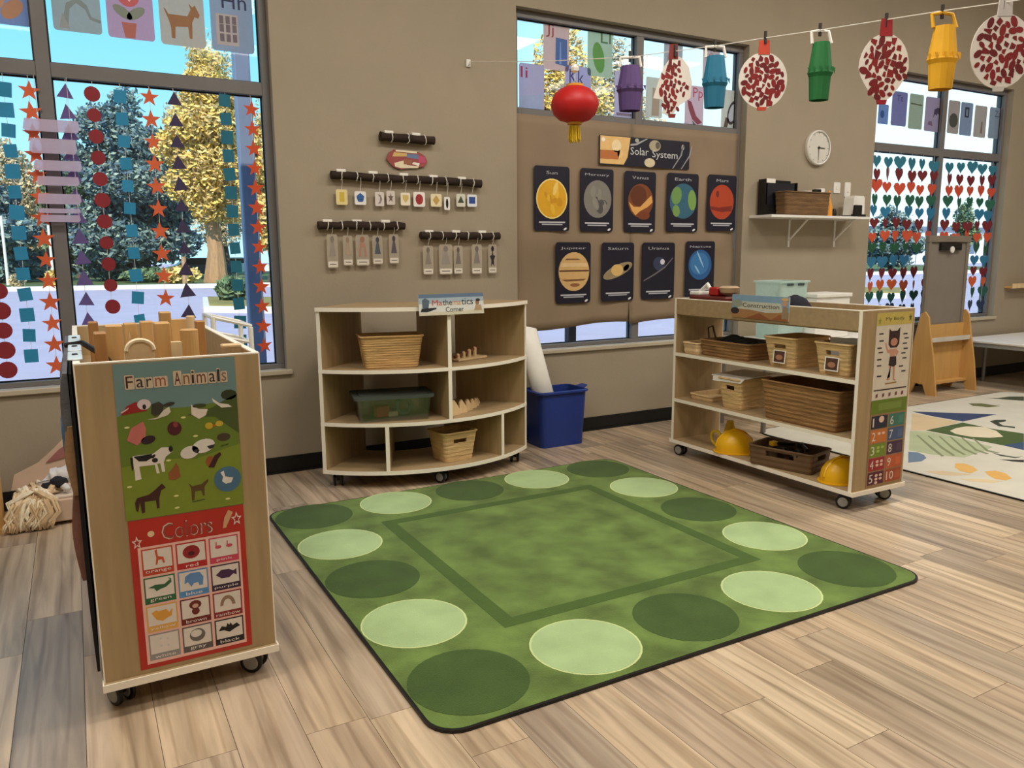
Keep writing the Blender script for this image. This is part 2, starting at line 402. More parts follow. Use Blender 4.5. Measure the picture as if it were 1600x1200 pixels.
# ================================================================== OUTDOORS
GZ = -0.15
M_asph = mat('car_park_asphalt', (176, 168, 186), 0.9, 0.06, 1.2, 0.1, 20)
M_kerb = mat('pale_concrete', (222, 216, 210), 0.85, 0.05, 2)
M_grass = mat('dry_grass', (140, 128, 70), 0.95, 0.25, 2, 0.3, 20)
M_lawn = mat('lawn_green', (84, 104, 62), 0.95, 0.25, 2, 0.3, 20)
struct('ground_car_park', MB().box(-120, TY, GZ-0.3, 160, 180, GZ), M_asph)
mb = MB(); mb.box(RX0-0.2, TY, GZ, RX1, TY+1.5, GZ+0.06); struct('ground_walkway', mb, M_kerb)
# planted verge where the trees stand, with a pale kerb
a0 = away(-300, 33, GZ); a1 = away(430, 39, GZ); b1 = away(1700, 60, GZ)
mb = MB(); mb.prism([a0, a1, b1, b1+Vector((30, 60, 0)), a0+Vector((-60, 60, 0))], (0, 0, 0.12)); struct('ground_verge', mb, M_lawn)
mb = MB(); dd = Vector((0.35, -0.9, 0))*0.5
mb.prism([a0, a1, b1, b1+dd, a1+dd, a0+dd], (0, 0, 0.2)); tag(mb.build('kerb', M_kerb), 'long pale concrete kerb across the car park seen through the left window', 'kerb')
def island(px0, px1, d0, d1, lab):
    p = [away(px0, d0, GZ), away(px1, d0*0.97, GZ), away(px1, d1*0.97, GZ), away(px0, d1, GZ)]
    t = thing('kerb_island', lab, 'kerb', sum(p, Vector())/4)
    MB().prism(p, (0, 0, 0.16)).build('kerb_stone', M_kerb, t)
    c = sum(p, Vector())/4
    MB().prism([c+(q-c)*0.86+Vector((0, 0, 0.1)) for q in p], (0, 0, 0.1)).build('soil', M_grass, t)
island(312, 440, 21, 26, 'pale concrete kerb island nearest the left window with a shrub on it')
island(1300, 1420, 26, 30, 'pale kerb island seen low through the heart window')
def leaf_cloud(mb, blobs, n, size, mats):
    tot = sum(b[3]*b[4]*b[5] for b in blobs)
    for cx, cy, cz, rx, ry, rz in blobs:
        for _ in range(int(n*rx*ry*rz/tot)+1):
            while True:
                p = Vector((random.uniform(-1, 1), random.uniform(-1, 1), random.uniform(-1, 1)))
                if 0.35 < p.length < 1: break
            q = Vector((cx+p.x*rx, cy+p.y*ry, cz+p.z*rz))
            u = Vector((random.gauss(0, 1), random.gauss(0, 1), random.gauss(0, 1))).normalized(); v = u.orthogonal().normalized()
            s = size*random.uniform(0.6, 1.4)
            mb.add([q-u*s, q+v*s*0.55, q+u*s, q-v*s*0.55], [(0, 1, 2, 3)], random.choice(mats))
LF_dark = [mat('leaf_dark_%d' % i, c, 0.8, 0.2, 3) for i, c in enumerate([(92, 116, 122), (112, 136, 134), (78, 102, 120), (146, 162, 150)])]
LF_yel = [mat('leaf_yellow_%d' % i, c, 0.8, 0.2, 3) for i, c in enumerate([(230, 198, 104), (238, 214, 136), (212, 180, 108), (196, 172, 124)])]
LF_tan = [mat('leaf_tan_%d' % i, c, 0.8, 0.2, 3) for i, c in enumerate([(206, 180, 140), (186, 170, 144), (150, 152, 130), (222, 200, 158)])]
LF_grn = [mat('leaf_green_%d' % i, c, 0.8, 0.2, 3) for i, c in enumerate([(96, 122, 84), (120, 140, 100), (82, 104, 84)])]
M_trunk = mat('tree_bark', (170, 136, 104), 0.9, 0.2, 4, 0.4, 12, stretch=(4, 4, 0.6))
M_trunkd = mat('dark_tree_bark', (92, 80, 72), 0.9, 0.2, 4, 0.4, 12)
def tree(name, label, px, dist, top, wid, kind, base_py=None, trunk=None, n=4200, crown_lo=0.25, size=0.3, tr=0.22, grp='trees beyond the car park'):
    """top/wid: crown top and width as seen in pixels at that distance"""
    b = away(px, dist, GZ); k = dist/FPX
    h = (398-top)*k + CAMZ - GZ; r = wid*k/2
    t = thing(name, label, 'tree', b, grp)
    z0 = h*crown_lo
    tb = MB(); tb.tube([b, b+Vector((0.1, 0, z0*0.5)), b+Vector((-0.05, 0, z0)), b+Vector((0.15, 0.1, h*0.75))], [tr*1.6, tr, tr*0.85, tr*0.3], 8)
    for i in range(5):
        a = random.uniform(0, 6.28); z = z0+(h-z0)*random.uniform(0.02, 0.35); e = Vector((math.cos(a)*r*0.7, math.sin(a)*r*0.7, (h-z0)*random.uniform(0.15, 0.4)))
        s0 = b+Vector((0, 0, z)); tb.tube([s0, s0+e*0.5+Vector((0, 0, 0.1)), s0+e], [tr*0.45, tr*0.3, tr*0.1], 5)
    tb.build('trunk', trunk or M_trunkd, t, True)
    bl = []
    for i in range(9):
        f = (i+0.5)/9; z = z0+(h-z0)*f
        rr = r*(1.05*math.sin(PI*min(1, 0.22+0.72*f)))
        for j in range(2):
            a = random.uniform(0, 6.28); q = rr*0.45
            bl.append((b.x+math.cos(a)*q, b.y+math.sin(a)*q, z, rr*0.68, rr*0.68, (h-z0)*0.13))
    cm = MB(); leaf_cloud(cm, bl, n, size, kind); o = cm.build('crown', None, t); o['kind'] = 'stuff'
    return t
tree('evergreen_tree', 'big dark blue-green tree in the middle of the left window', 205, 46, 165, 210, LF_dark, n=26000, crown_lo=0.06, size=0.17)
tree('autumn_tree', 'tall yellow autumn tree with a pale trunk by the left window edge', 335, 42, 86, 135, LF_yel, trunk=M_trunk, n=14000, crown_lo=0.30, size=0.15, tr=0.42)
tree('bare_topped_tree', 'thin tan tree showing above the window bar behind the yellow tree', 352, 58, 84, 150, LF_tan, n=14000, crown_lo=0.18, size=0.15)
tree('autumn_tree', 'yellow leaved tree at the far right of the left window', 425, 40, 200, 90, LF_yel, n=8000, crown_lo=0.25, size=0.15)
tree('broad_tree', 'low dark tree behind the paper squares at the far left', -10, 44, 285, 170, LF_dark, n=14000, crown_lo=0.08, size=0.17)
tree('tan_tree', 'pale tan tree behind the leftmost paper stars', 38, 58, 232, 130, LF_tan, n=10000, crown_lo=0.15, size=0.17)
tree('green_tree', 'green tree between the window bar and the paper circles', 122, 52, 215, 90, LF_grn, n=8000, crown_lo=0.1, size=0.16)
tree('autumn_tree', 'cream yellow tree behind the red lantern', 880, 34, 62, 150, LF_yel, n=12000, crown_lo=0.25, trunk=M_trunk, size=0.13)
tree('tan_tree', 'pale blossom tree behind the purple paper lantern', 968, 40, 78, 120, LF_tan, n=10000, crown_lo=0.25, size=0.13)
tree('broad_tree', 'dark tree low behind the hearts in the left half of the heart window', 1392, 60, 335, 90, LF_dark, n=7000, crown_lo=0.1, size=0.17)
tree('green_tree', 'small green tree behind the hearts beside the easel', 1505, 80, 322, 44, LF_grn, n=4000, crown_lo=0.2, size=0.17)
def shrub(px, dist, wpx, hpx, mats, lab, z=GZ):
    b = away(px, dist, z); k = dist/FPX; t = thing('shrub', lab, 'shrub', b)
    MB().tube([b, b+Vector((0, 0, hpx*k*0.6))], 0.04, 5).build('stem', M_trunkd, t)
    cm = MB(); leaf_cloud(cm, [(b.x, b.y, b.z+hpx*k*0.5, wpx*k/2, wpx*k/2, hpx*k/2)], 700, 0.16, mats); o = cm.build('foliage', None, t); o['kind'] = 'stuff'
shrub(360, 23.5, 46, 34, LF_grn, 'green shrub on the near kerb island in the left window', GZ+0.2)
shrub(85, 36, 30, 26, LF_yel, 'yellow bush beside the left window bar', GZ+0.12)
shrub(22, 37, 16, 18, LF_tan, 'pale yellow bush between paper squares and the left frame edge', GZ+0.12)
shrub(280, 40, 60, 26, LF_yel, 'dry yellow bush under the autumn tree', GZ+0.12)
shrub(235, 43, 90, 22, LF_grn, 'low green hedge bush under the big dark tree', GZ+0.12)
def car(px, dist, rgb, lab):
    b = away(px, dist, GZ); t = thing('car', lab, 'car', b)
    m = mat('car_paint_%d' % px, rgb, 0.3, 0.03); x, y, z = b
    prof = [(-2.1, .35), (-2.1, .8), (-1.5, .95), (-.9, 1.42), (.8, 1.42), (1.5, .95), (2.1, .85), (2.1, .35)]
    MB().prism([(x+p, y-.85, z+q) for p, q in prof], (0, 1.7, 0)).build('body', m, t)
    MB().prism([(x+p, y-.87, z+q) for p, q in [(-1.3, .98), (-.85, 1.35), (.75, 1.35), (1.25, .98)]], (0, 1.74, 0)).build('window_band', M_black, t)
    for sx in (-1.3, 1.3):
        MB().lathe((x+sx, y-.9, z+.33), [(.33, 0), (.33, .22)], 14, axis='y').build('wheel', M_black, t)
car(312, 52, (60, 64, 72), 'dark parked car under the yellow tree'); car(30, 50, (90, 120, 150), 'blue parked car behind the leftmost strands'); car(160, 56, (210, 214, 220), 'white parked car left of the big dark tree')
car(372, 60, (225, 228, 232), 'white parked van-like car behind the paper squares near the window edge')
def post(name, px, dist, h, r, m, lab, cat='post', box=False):
    b = away(px, dist, GZ); mb = MB()
    if box: mb.bbox(b.x-r, b.y-r, GZ, b.x+r, b.y+r, GZ+h, 0.01)
    else: mb.tube([b, b+Vector((0, 0, h*0.5)), b+Vector((0, 0, h))], [r*1.2, r, r], 8)
    mb.box(b.x-r*1.8, b.y-r*1.8, GZ, b.x+r*1.8, b.y+r*1.8, GZ+min(0.12, h*0.1))
    tag(mb.build(name, m), lab, cat)
M_pole = mat('blue_grey_steel', (110, 122, 150), 0.5, 0.05, 4)
post('porch_post', 394, 7.6, 4.6, 0.07, M_pole, 'tall blue-grey porch post just outside the left window', box=True)
post('lamp_pole', 8, 40, 3.6, 0.07, M_white, 'thin white pole behind the leftmost paper squares')
post('lamp_pole', 80, 42, 3.2, 0.07, M_white, 'thin white pole left of the window bar')
post('marker_post', 286, 38, 1.5, 0.10, M_trunk, 'short pale wooden post standing left of the autumn tree')
post('bollard', 892, 9.5, 0.95, 0.055, M_black, 'short black bollard seen under the brown paper', 'bollard', True)
mb = MB(); b = away(1480, 100, GZ)
t = thing('building', 'long pale building far behind the heart window', 'building', b)
MB().box(b.x-14, b.y, GZ, b.x+26, b.y+8, GZ+4.2).build('wall', mat('pale_render', (216, 220, 226), 0.8, 0.03), t)
MB().box(b.x-14.4, b.y-.4, GZ+4.2, b.x+26.4, b.y+8.4, GZ+4.6).build('roof', M_pole, t)
for i in range(9): MB().box(b.x-12+i*4, b.y-.05, GZ+1.2, b.x-10.2+i*4, b.y+.02, GZ+2.8).build('window', M_pole, t)
# ================================================================== RUGS
def floor_poly(pts, z0, z1, m=None, mb=None): return (mb or MB()).prism([(p[0], p[1], z0) for p in pts], (0, 0, z1-z0), m)
def pile_mat(name, rgb, var):
    m = mat(name, rgb, 0.95, var, 5.5, 0.5, 220, spec=0.1, sheen=0.15); return m
M_rug = pile_mat('green_pile', (102, 126, 62), 0.36)
M_spotd = pile_mat('dark_green_pile', (68, 92, 42), 0.16)
M_spotl = pile_mat('pale_green_pile', (172, 198, 142), 0.10)
M_band = pile_mat('olive_band_pile', (74, 100, 42), 0.12)
M_spote = pile_mat('pale_rim_pile', (206, 222, 158), 0.06)
RC = Vector((1.899, 2.978, 0)); RH = 1.105; RHy = 1.115
rug = thing('area_rug', 'square green carpet with pale and dark green spots around its border', 'rug', RC)
base = rrect(RC.x-RH, RC.y-RHy, RC.x+RH, RC.y+RHy, 0.09, 6)
floor_poly(base, 0.0005, 0.012).build('carpet', M_rug, rug)
br = []
mb = MB(); outer = rrect(RC.x-RH-.009, RC.y-RHy-.009, RC.x+RH+.009, RC.y+RHy+.009, 0.098, 6); n = len(base)
vs = [(p[0], p[1], z) for z in (0.0005, 0.011) for p in outer] + [(p[0], p[1], z) for z in (0.0005, 0.011) for p in base]
fs = []
for i in range(n):
    j = (i+1) % n
    fs += [(i, j, n+j, n+i), (n+i, n+j, 3*n+j, 3*n+i), (2*n+i, 3*n+i, 3*n+j, 2*n+j)]
mb.add(vs, fs); mb.build('binding', M_black, rug)
def band_ring(x0, y0, x1, y1, wd):
    mb = MB(); z0, z1 = 0.0119, 0.0129
    mb.box(x0, y0, z0, x1, y0+wd, z1); mb.box(x0, y1-wd, z0, x1, y1, z1); mb.box(x0, y0+wd, z0, x0+wd, y1-wd, z1); mb.box(x1-wd, y0+wd, z0, x1, y1-wd, z1); return mb
band_ring(1.262, 2.335, 2.552, 3.652, 0.062).build('inner_border', M_band, rug)
SX, SY = 0.450, 0.458
grid = [(i, j) for i in range(5) for j in range(5) if i in (0, 4) or j in (0, 4)]
for i, j in grid:
    c = (1.899+(i-2)*SX-0.006, 3.0+(j-2)*SY); dark = (i+j) % 2 == 0
    if dark: floor_poly(ell(c[0], c[1], 0.196, 0.196, 32), 0.0119, 0.0131).build('spot', M_spotd, rug)
    else:
        o = floor_poly(ell(c[0], c[1], 0.196, 0.196, 32), 0.0119, 0.0129).build('spot', M_spote, rug)
        floor_poly(ell(c[0], c[1], 0.189, 0.189, 32), 0.0128, 0.0136).build('spot_fill', M_spotl, o)
# patterned rug on the right
R2 = thing('patterned_rug', 'cream rug with blue, green and orange leaf shapes under the window at right', 'rug', (6.1, 2.8, 0))
r2p = rrect(4.44, 1.25, 7.86, 4.20, 0.16, 5)
floor_poly(r2p, 0.0005, 0.009).build('carpet', pile_mat('cream_pile', (214, 210, 196), 0.05), R2)
mb = MB(); o2 = rrect(4.428, 1.238, 7.872, 4.212, 0.17, 5); n = len(r2p)
mb.add([(p[0], p[1], z) for z in (0.0005, 0.0085) for p in o2] + [(p[0], p[1], 0.0085) for p in r2p], sum([[(i, (i+1) % n, n+(i+1) % n, n+i), (n+i, n+(i+1) % n, 2*n+(i+1) % n, 2*n+i)] for i in range(n)], []))
mb.build('binding', M_black, R2)
def rug_shape(name, pxs, rgb, ly=0):
    pts = [at_z(1400+a/6.0, 600+b/6.0, 0.009) for a, b in pxs]
    MB().prism([(p.x, p.y, 0.0088) for p in pts], (0, 0, 0.0008+0.0005*ly)).build(name, pile_mat('pile_%02x%02x%02x' % rgb, rgb, 0.06), R2)
rug_shape('blue_wedge', [(150, 258), (940, 285), (625, 352), (330, 300)], (44, 62, 104))
rug_shape('sand_wedge', [(150, 275), (600, 358), (280, 435), (140, 435)], (214, 190, 152))
rug_shape('green_leaf', [(280, 435), (625, 362), (900, 420), (1199, 465), (1199, 580), (1000, 575), (720, 520)], (70, 92, 44))
rug_shape('blue_tip', [(1000, 575), (1199, 545), (1199, 620)], (52, 76, 112), 1)
rug_shape('cream_leaf', [(505, 440), (560, 415), (660, 398), (830, 405), (940, 440), (1005, 495), (880, 505), (700, 495), (560, 470)], (226, 214, 186), 1)
rug_shape('sage_field', [(130, 440), (300, 445), (560, 500), (910, 590), (820, 630), (640, 690), (330, 660), (120, 620)], (178, 188, 152))
for i in range(6):
    a = 190+i*105
    rug_shape('sage_stripe', [(a, 480+i*6), (a+14, 478+i*6), (a+150, 590+i*6), (a+260, 676-i*6), (a+236, 680-i*6), (a+130, 600+i*6)], (134, 142, 108), 1)
rug_shape('blue_circle', [(115, 635), (200, 640), (262, 665), (285, 695), (240, 725), (115, 738)], (110, 130, 156))
rug_shape('orange_leaf', [(555, 745), (640, 745), (725, 775), (765, 810), (700, 838), (600, 815), (550, 780)], (226, 180, 104))
rug_shape('orange_leaf', [(830, 820), (930, 812), (1030, 840), (1085, 885), (1030, 905), (930, 890), (870, 860)], (226, 176, 96))
rug_shape('sand_sweep', [(270, 815), (450, 815), (640, 840), (700, 850), (560, 860), (400, 850)], (218, 196, 160))
rug_shape('sand_sweep', [(600, 890), (800, 890), (1000, 910), (920, 928), (720, 915)], (220, 198, 158))
rug_shape('olive_leaf', [(680, 182), (800, 182), (980, 208), (860, 218), (720, 205)], (104, 106, 62))
rug_shape('dark_loop', [(880, 350), (930, 336), (1030, 335), (1030, 350), (960, 362), (1000, 388), (1115, 402), (1115, 414), (960, 396)], (46, 56, 40))
rug_shape('dark_leaf', [(860, 132), (960, 132), (1060, 118), (1199, 118), (1199, 158), (1060, 148)], (64, 74, 48))
rug_shape('dark_stroke', [(900, 645), (1000, 665), (1120, 685), (1190, 680), (1120, 695), (980, 675)], (70, 76, 70))
rug_shape('dark_stroke', [(970, 708), (1199, 712), (1199, 735), (1080, 725)], (34, 36, 40))

# ================================================================== PAPER STRANDS IN THE LEFT WINDOW
SY_ = WY+0.045
def strand(label, cat, pts, shape, size, rgb, top, grp, shape_name):
    """pts: seen centres from top to bottom on the strand"""
    P = [at_y(px, py, SY_) for px, py in pts]
    x = sum(p.x for p in P)/len(P)
    t = thing('paper_strand', label, cat, (x, SY_, P[-1].z), grp)
    MB().tube([(x, SY_, top), (x+0.002, SY_+0.001, (top+P[-1].z)/2), (x, SY_, P[-1].z-0.02)], 0.0012, 5).build('string', M_string, t)
    m = mat('cut_paper_%02x%02x%02x' % rgb, rgb, 0.7, 0.06, 12)
    for p in P:
        r = random.uniform(-7, 7); xx = x*0.4+p.x*0.6; s = size*random.uniform(0.92, 1.06); tw = random.uniform(-0.35, 0.35)
        if shape == 'sq': q = [(-s*.92, -s), (s*.92, -s), (s*.92, s), (-s*.92, s)]
        elif shape == 'star': q = star(0, 0, s*1.25, s*0.5)
        elif shape == 'tri': q = [(-s*1.05, -s*.85), (s*1.05, -s*.85), (0, s*1.1)]
        elif shape == 'heart': q = heart(0, 0, s)
        else: q = ell(0, 0, s, s, 18)
        ca, sa = math.cos(math.radians(r)), math.sin(math.radians(r)); ct, st = math.cos(tw), math.sin(tw)
        pts3 = [(xx+(a*ca-b*sa)*ct, SY_-0.004+(a*ca-b*sa)*st*0.5, p.z+a*sa+b*ca) for a, b in q]
        MB().prism(pts3, (0, 0.0016, 0)).build(shape_name, m, t)
def col(x0, y0, x1, y1, n): return [(x0+(x1-x0)*i/(n-1), y0+(y1-y0)*i/(n-1)) for i in range(n)]
TEAL, ORNG, PURP, MAR = (40, 136, 182), (214, 98, 60), (98, 82, 142), (136, 36, 46)
G1 = 'paper shape strands in the left window'
strand('strand of maroon paper circles at the very left edge of the left window', 'garland', col(-2, 455, 12, 578, 5), 'circ', 0.045, MAR, 2.28, G1, 'paper_circle')
strand('strand of teal paper squares left of the leftmost star strand', 'garland', col(8, 140, 48, 556, 14), 'sq', 0.036, TEAL, 2.28, G1, 'paper_square')
strand('strand of orange paper stars just left of the window bar', 'garland', col(46, 142, 88, 571, 14), 'star', 0.043, ORNG, 2.28, G1, 'paper_star')
strand('strand of purple paper triangles just right of the window bar', 'garland', col(101, 143, 139, 500, 12), 'tri', 0.041, PURP, 2.28, G1, 'paper_triangle')
strand('strand of maroon paper circles right of the window bar', 'garland', col(143, 147, 177, 479, 11), 'circ', 0.038, MAR, 2.28, G1, 'paper_circle')
strand('strand of teal paper squares between the circles and the middle stars', 'garland', col(187, 151, 219, 500, 11), 'sq', 0.034, TEAL, 2.28, G1, 'paper_square')
strand('strand of orange paper stars in the middle of the right pane', 'garland', col(233, 152, 259, 466, 10), 'star', 0.043, ORNG, 2.28, G1, 'paper_star')
strand('strand of dark purple paper triangles right of the middle stars', 'garland', col(273, 155, 294, 487, 11), 'tri', 0.040, (60, 50, 84), 2.28, G1, 'paper_triangle')
strand('strand of teal paper squares nearest the right frame of the left window', 'garland', col(350, 157, 378, 532, 14), 'sq', 0.036, (26, 104, 128), 2.28, G1, 'paper_square')
strand('strand of orange paper stars against the right frame of the left window', 'garland', col(393, 171, 413, 540, 13), 'star', 0.042, (204, 76, 38), 2.28, G1, 'paper_star')
# mobile of pale strips in front of the bar
mp_ = at_y(88, 345, WY+0.01)
t = thing('strip_mobile', 'hanging mobile of pale mauve paper strips in front of the window bar', 'mobile', (mp_.x, WY+0.01, mp_.z))
M_strip = milky('mauve_tissue', (236, 222, 234), 0.36)
for px0, px1, py0, py1 in [(35, 124, 187, 206), (45, 120, 217, 240), (52, 128, 251, 267), (57, 124, 276, 290), (58, 127, 303, 319), (59, 126, 326, 333), (62, 126, 336, 347)]:
    s = px_sheet(px0, py0, px1, py1, WY+0.01); mb = MB(); s.slab(mb, [(0, .15), (.06, 0), (.95, 0), (1, .3), (.98, 1), (.04, 1)], 0, 0.003); mb.build('paper_strip', M_strip, t)
for fx in (60, 110):
    p = at_y(fx, 195, WY+0.012); q = at_y(fx+10, 345, WY+0.012); MB().tube([(p.x, WY+0.013, 2.28), (p.x, WY+0.013, q.z)], 0.001, 5).build('thread', M_string, t)
# alphabet picture cards
def card(label, px0, py0, px1, py1, rgb, items, grp, Y=GY-0.008, through=True):
    s = px_sheet(px0, py0, px1, py1, Y)
    t = thing('alphabet_card', label, 'picture card', (s.O.x+s.u.x/2, Y, s.O.z), grp)
    mb = MB(); s.slab(mb, rrect(0, 0, 1, 1, 0.07, 3), 0, 0.0008)
    pale = tuple(int(v+(255-v)*.42) for v in rgb)
    mb.build('card', milky('card_%02x%02x%02x' % pale, pale, 0.22, 0.5), t)
    tx = [i for i in items if i[0] == 'text']; ot = [i for i in items if i[0] != 'text']
    if tx: s.pic('lettering', t, tx, 0.0011)
    if ot: s.pic('picture', t, ot, 0.0011)
    return s
GC = 'alphabet cards on the left window'
card('blue alphabet card with a tan animal at the left edge of the left window', -28, -45, 44, 38, (96, 128, 186), [(ell(.62, .3, .28, .16, 14, 30), (176, 130, 104), 0), (ell(.35, .45, .2, .12, 12, 60), (186, 140, 110), 1)], GC)
card('grey-green alphabet card with a line-drawn long-tailed animal beside the window bar', 80, -38, 156, 50, (158, 172, 172), [([(.15, .05), (.3, .5), (.55, .62), (.72, .5), (.8, .3), (1.0, .25), (.98, .2), (.76, .25), (.68, .42), (.5, .52), (.36, .4), (.3, .05)], (128, 144, 148), 0), ([(.12, .05), (.2, .32), (.34, .05)], (150, 156, 160), 1)], GC)
card('pink alphabet card with a flower in a red pot', 166, -30, 239, 61, (196, 150, 186), [([(.30, .28), (.62, .28), (.57, .02), (.36, .02)], (176, 104, 96), 0), (ell(.34, .45, .22, .09, 12, -25), (130, 140, 130), 0), (ell(.62, .45, .22, .09, 12, 25), (130, 140, 130), 0), (ell(.48, .75, .24, .2), (196, 96, 104), 0), (heart(.5, .72, .09), (240, 200, 206), 1)], GC)
GOAT = [(.1, .62), (.14, .6), (.2, .52), (.62, .52), (.7, .64), (.66, .74), (.74, .68), (.8, .72), (.9, .56), (.86, .5), (.78, .52), (.72, .42), (.7, .14), (.64, .14), (.62, .34), (.34, .32), (.32, .12), (.24, .12), (.24, .3), (.2, .42)]
card('beige alphabet card with a brown goat', 249, -20, 319, 72, (196, 184, 168), [(GOAT, (150, 106, 72), 0), (ell(.45, .93, .1, .06), (180, 160, 140), 0)], GC)
card('blue-grey alphabet card with a house and the letters Hh', 329, -12, 395, 81, (140, 160, 182), [('text', 'Hh', .28, .72, .86, .98, (34, 44, 84), 0), ([(.12, .1), (.64, .1), (.64, .62), (.12, .62)], (178, 172, 178), 0)] + [([(a, b), (a+.1, b), (a+.1, b+.13), (a, b+.13)], (110, 100, 112), 1) for a in (.2, .35, .5) for b in (.16, .32, .46)], GC)
G2 = 'alphabet cards on the middle window'
card('lavender alphabet card with the letters Ii at the left edge of the middle window', 811, 100, 850, 174, (176, 168, 206), [('text', 'Ii', .06, .70, .34, .93, (150, 40, 90), 0), ([(.0, .3), (.9, .38), (.95, .02), (.0, .02)], (150, 168, 214), 0)], G2)
card('pink alphabet card with the letters Jj and a blue jar', 849, 34, 889, 110, (220, 184, 180), [('text', 'Jj', .1, .66, .4, .94, (150, 60, 60), 0), ([(.46, .14), (.94, .1), (.92, .66), (.48, .68)], (64, 100, 170), 0), ([(.62, .14), (.7, .14), (.68, .6), (.64, .6)], (110, 150, 214), 1)], G2)
card('lavender alphabet card with the letters Kk above the red lantern', 883, 104, 923, 172, (172, 168, 214), [('text', 'Kk', .16, .60, .72, .92, (50, 50, 120), 0)], G2)
card('green alphabet card with the letters Ll and a big leaf', 918, 46, 957, 120, (168, 200, 170), [('text', 'Ll', .52, .72, .92, .97, (70, 110, 70), 0), (ell(.44, .4, .22, .34, 16, 22), (84, 150, 74), 1)], G2)
card('pale mauve alphabet card behind the purple paper lantern', 960, 112, 994, 189, (190, 184, 214), [([(.1, .1), (.8, .1), (.8, .16), (.1, .16)], (120, 110, 140), 0)], G2)
card('cream alphabet card left of the spotted plate fish', 1009, 121, 1035, 184, (206, 204, 188), [([(.35, .05), (.8, .05), (.85, .7), (.4, .75)], (158, 146, 134), 0)], G2)
card('grey alphabet card behind the top of the folded spotted plate', 1037, 66, 1066, 134, (170, 172, 180), [(ell(.4, .6, .22, .2), (140, 140, 150), 0)], G2)
card('pink alphabet card with the letters Pp and a parrot', 1070, 134, 1099, 201, (214, 178, 190), [('text', 'Pp', .42, .66, .95, .96, (170, 70, 100), 0), ([(.12, .66), (.34, .62), (.62, .3), (.95, .16), (.7, .1), (.4, .22), (.2, .45)], (130, 60, 80), 0), ([(.4, .2), (.62, .1), (.75, .0), (.5, .02)], (90, 96, 110), 1)], G2)
card('mauve alphabet card behind the handle of the blue paper lantern', 1098, 72, 1124, 138, (200, 180, 184), [(ell(.5, .7, .2, .14), (160, 140, 150), 0)], G2)
card('cream alphabet card with a grey bird at the right end of the middle window', 1127, 141, 1155, 206, (208, 202, 186), [(ell(.62, .46, .26, .17, 14, 45), (176, 186, 204), 1), (ell(.62, .46, .34, .24, 14, 45), (58, 56, 62), 0), ([(.15, .1), (.35, .1), (.45, .3), (.25, .35)], (84, 66, 60), 0)], G2)
G3 = 'alphabet cards on the heart window'
for px0, py0, px1, py1, rgb, lab, it in [
    (1372, 163, 1388, 194, (70, 112, 176), 'small blue card at the left edge of the heart window', [(ell(.4, .5, .2, .2), (40, 80, 150), 0)]),
    (1393, 143, 1417, 197, (84, 84, 150), 'indigo alphabet card with the letters Tt', [('text', 'Tt', .3, .72, .7, .9, (50, 44, 110), 0)]),
    (1420, 147, 1442, 202, (140, 158, 128), 'green alphabet card right of the indigo card', [([(.1, .7), (.9, .68), (.9, .72), (.1, .74)], (80, 96, 74), 0)]),
    (1445, 152, 1471, 206, (142, 118, 148), 'mauve alphabet card with a dark umbrella left of the window bar', [([(.5, .4), (.55, .65), (.75, .72), (.95, .68), (.9, .5), (.75, .55), (.7, .48), (.6, .52)], (62, 54, 80), 0), ([(.2, .2), (.5, .16), (.45, .3), (.25, .3)], (110, 90, 120), 0)]),
    (1481, 157, 1499, 209, (158, 136, 122), 'tan alphabet card with a dark round shape right of the window bar', [(ell(.5, .4, .38, .22), (70, 74, 70), 0)]),
    (1500, 160, 1519, 212, (104, 124, 152), 'blue-grey alphabet card with a dark box shape', [([(.35, .55), (.7, .55), (.7, .86), (.35, .86)], (44, 52, 74), 0), ([(.45, .6), (.6, .6), (.6, .8), (.45, .8)], (120, 140, 170), 1)]),
    (1522, 165, 1541, 215, (166, 148, 132), 'beige alphabet card second from the right in the heart window', [([(.55, .15), (.7, .12), (.7, .5), (.6, .5)], (120, 100, 90), 0)]),
    (1545, 168, 1565, 217, (118, 134, 146), 'grey-blue alphabet card at the right end of the heart window', [('text', 'Zz', .4, .7, .85, .9, (80, 90, 110), 0)])]:
    card(lab, px0, py0, px1, py1, rgb, it, G3)
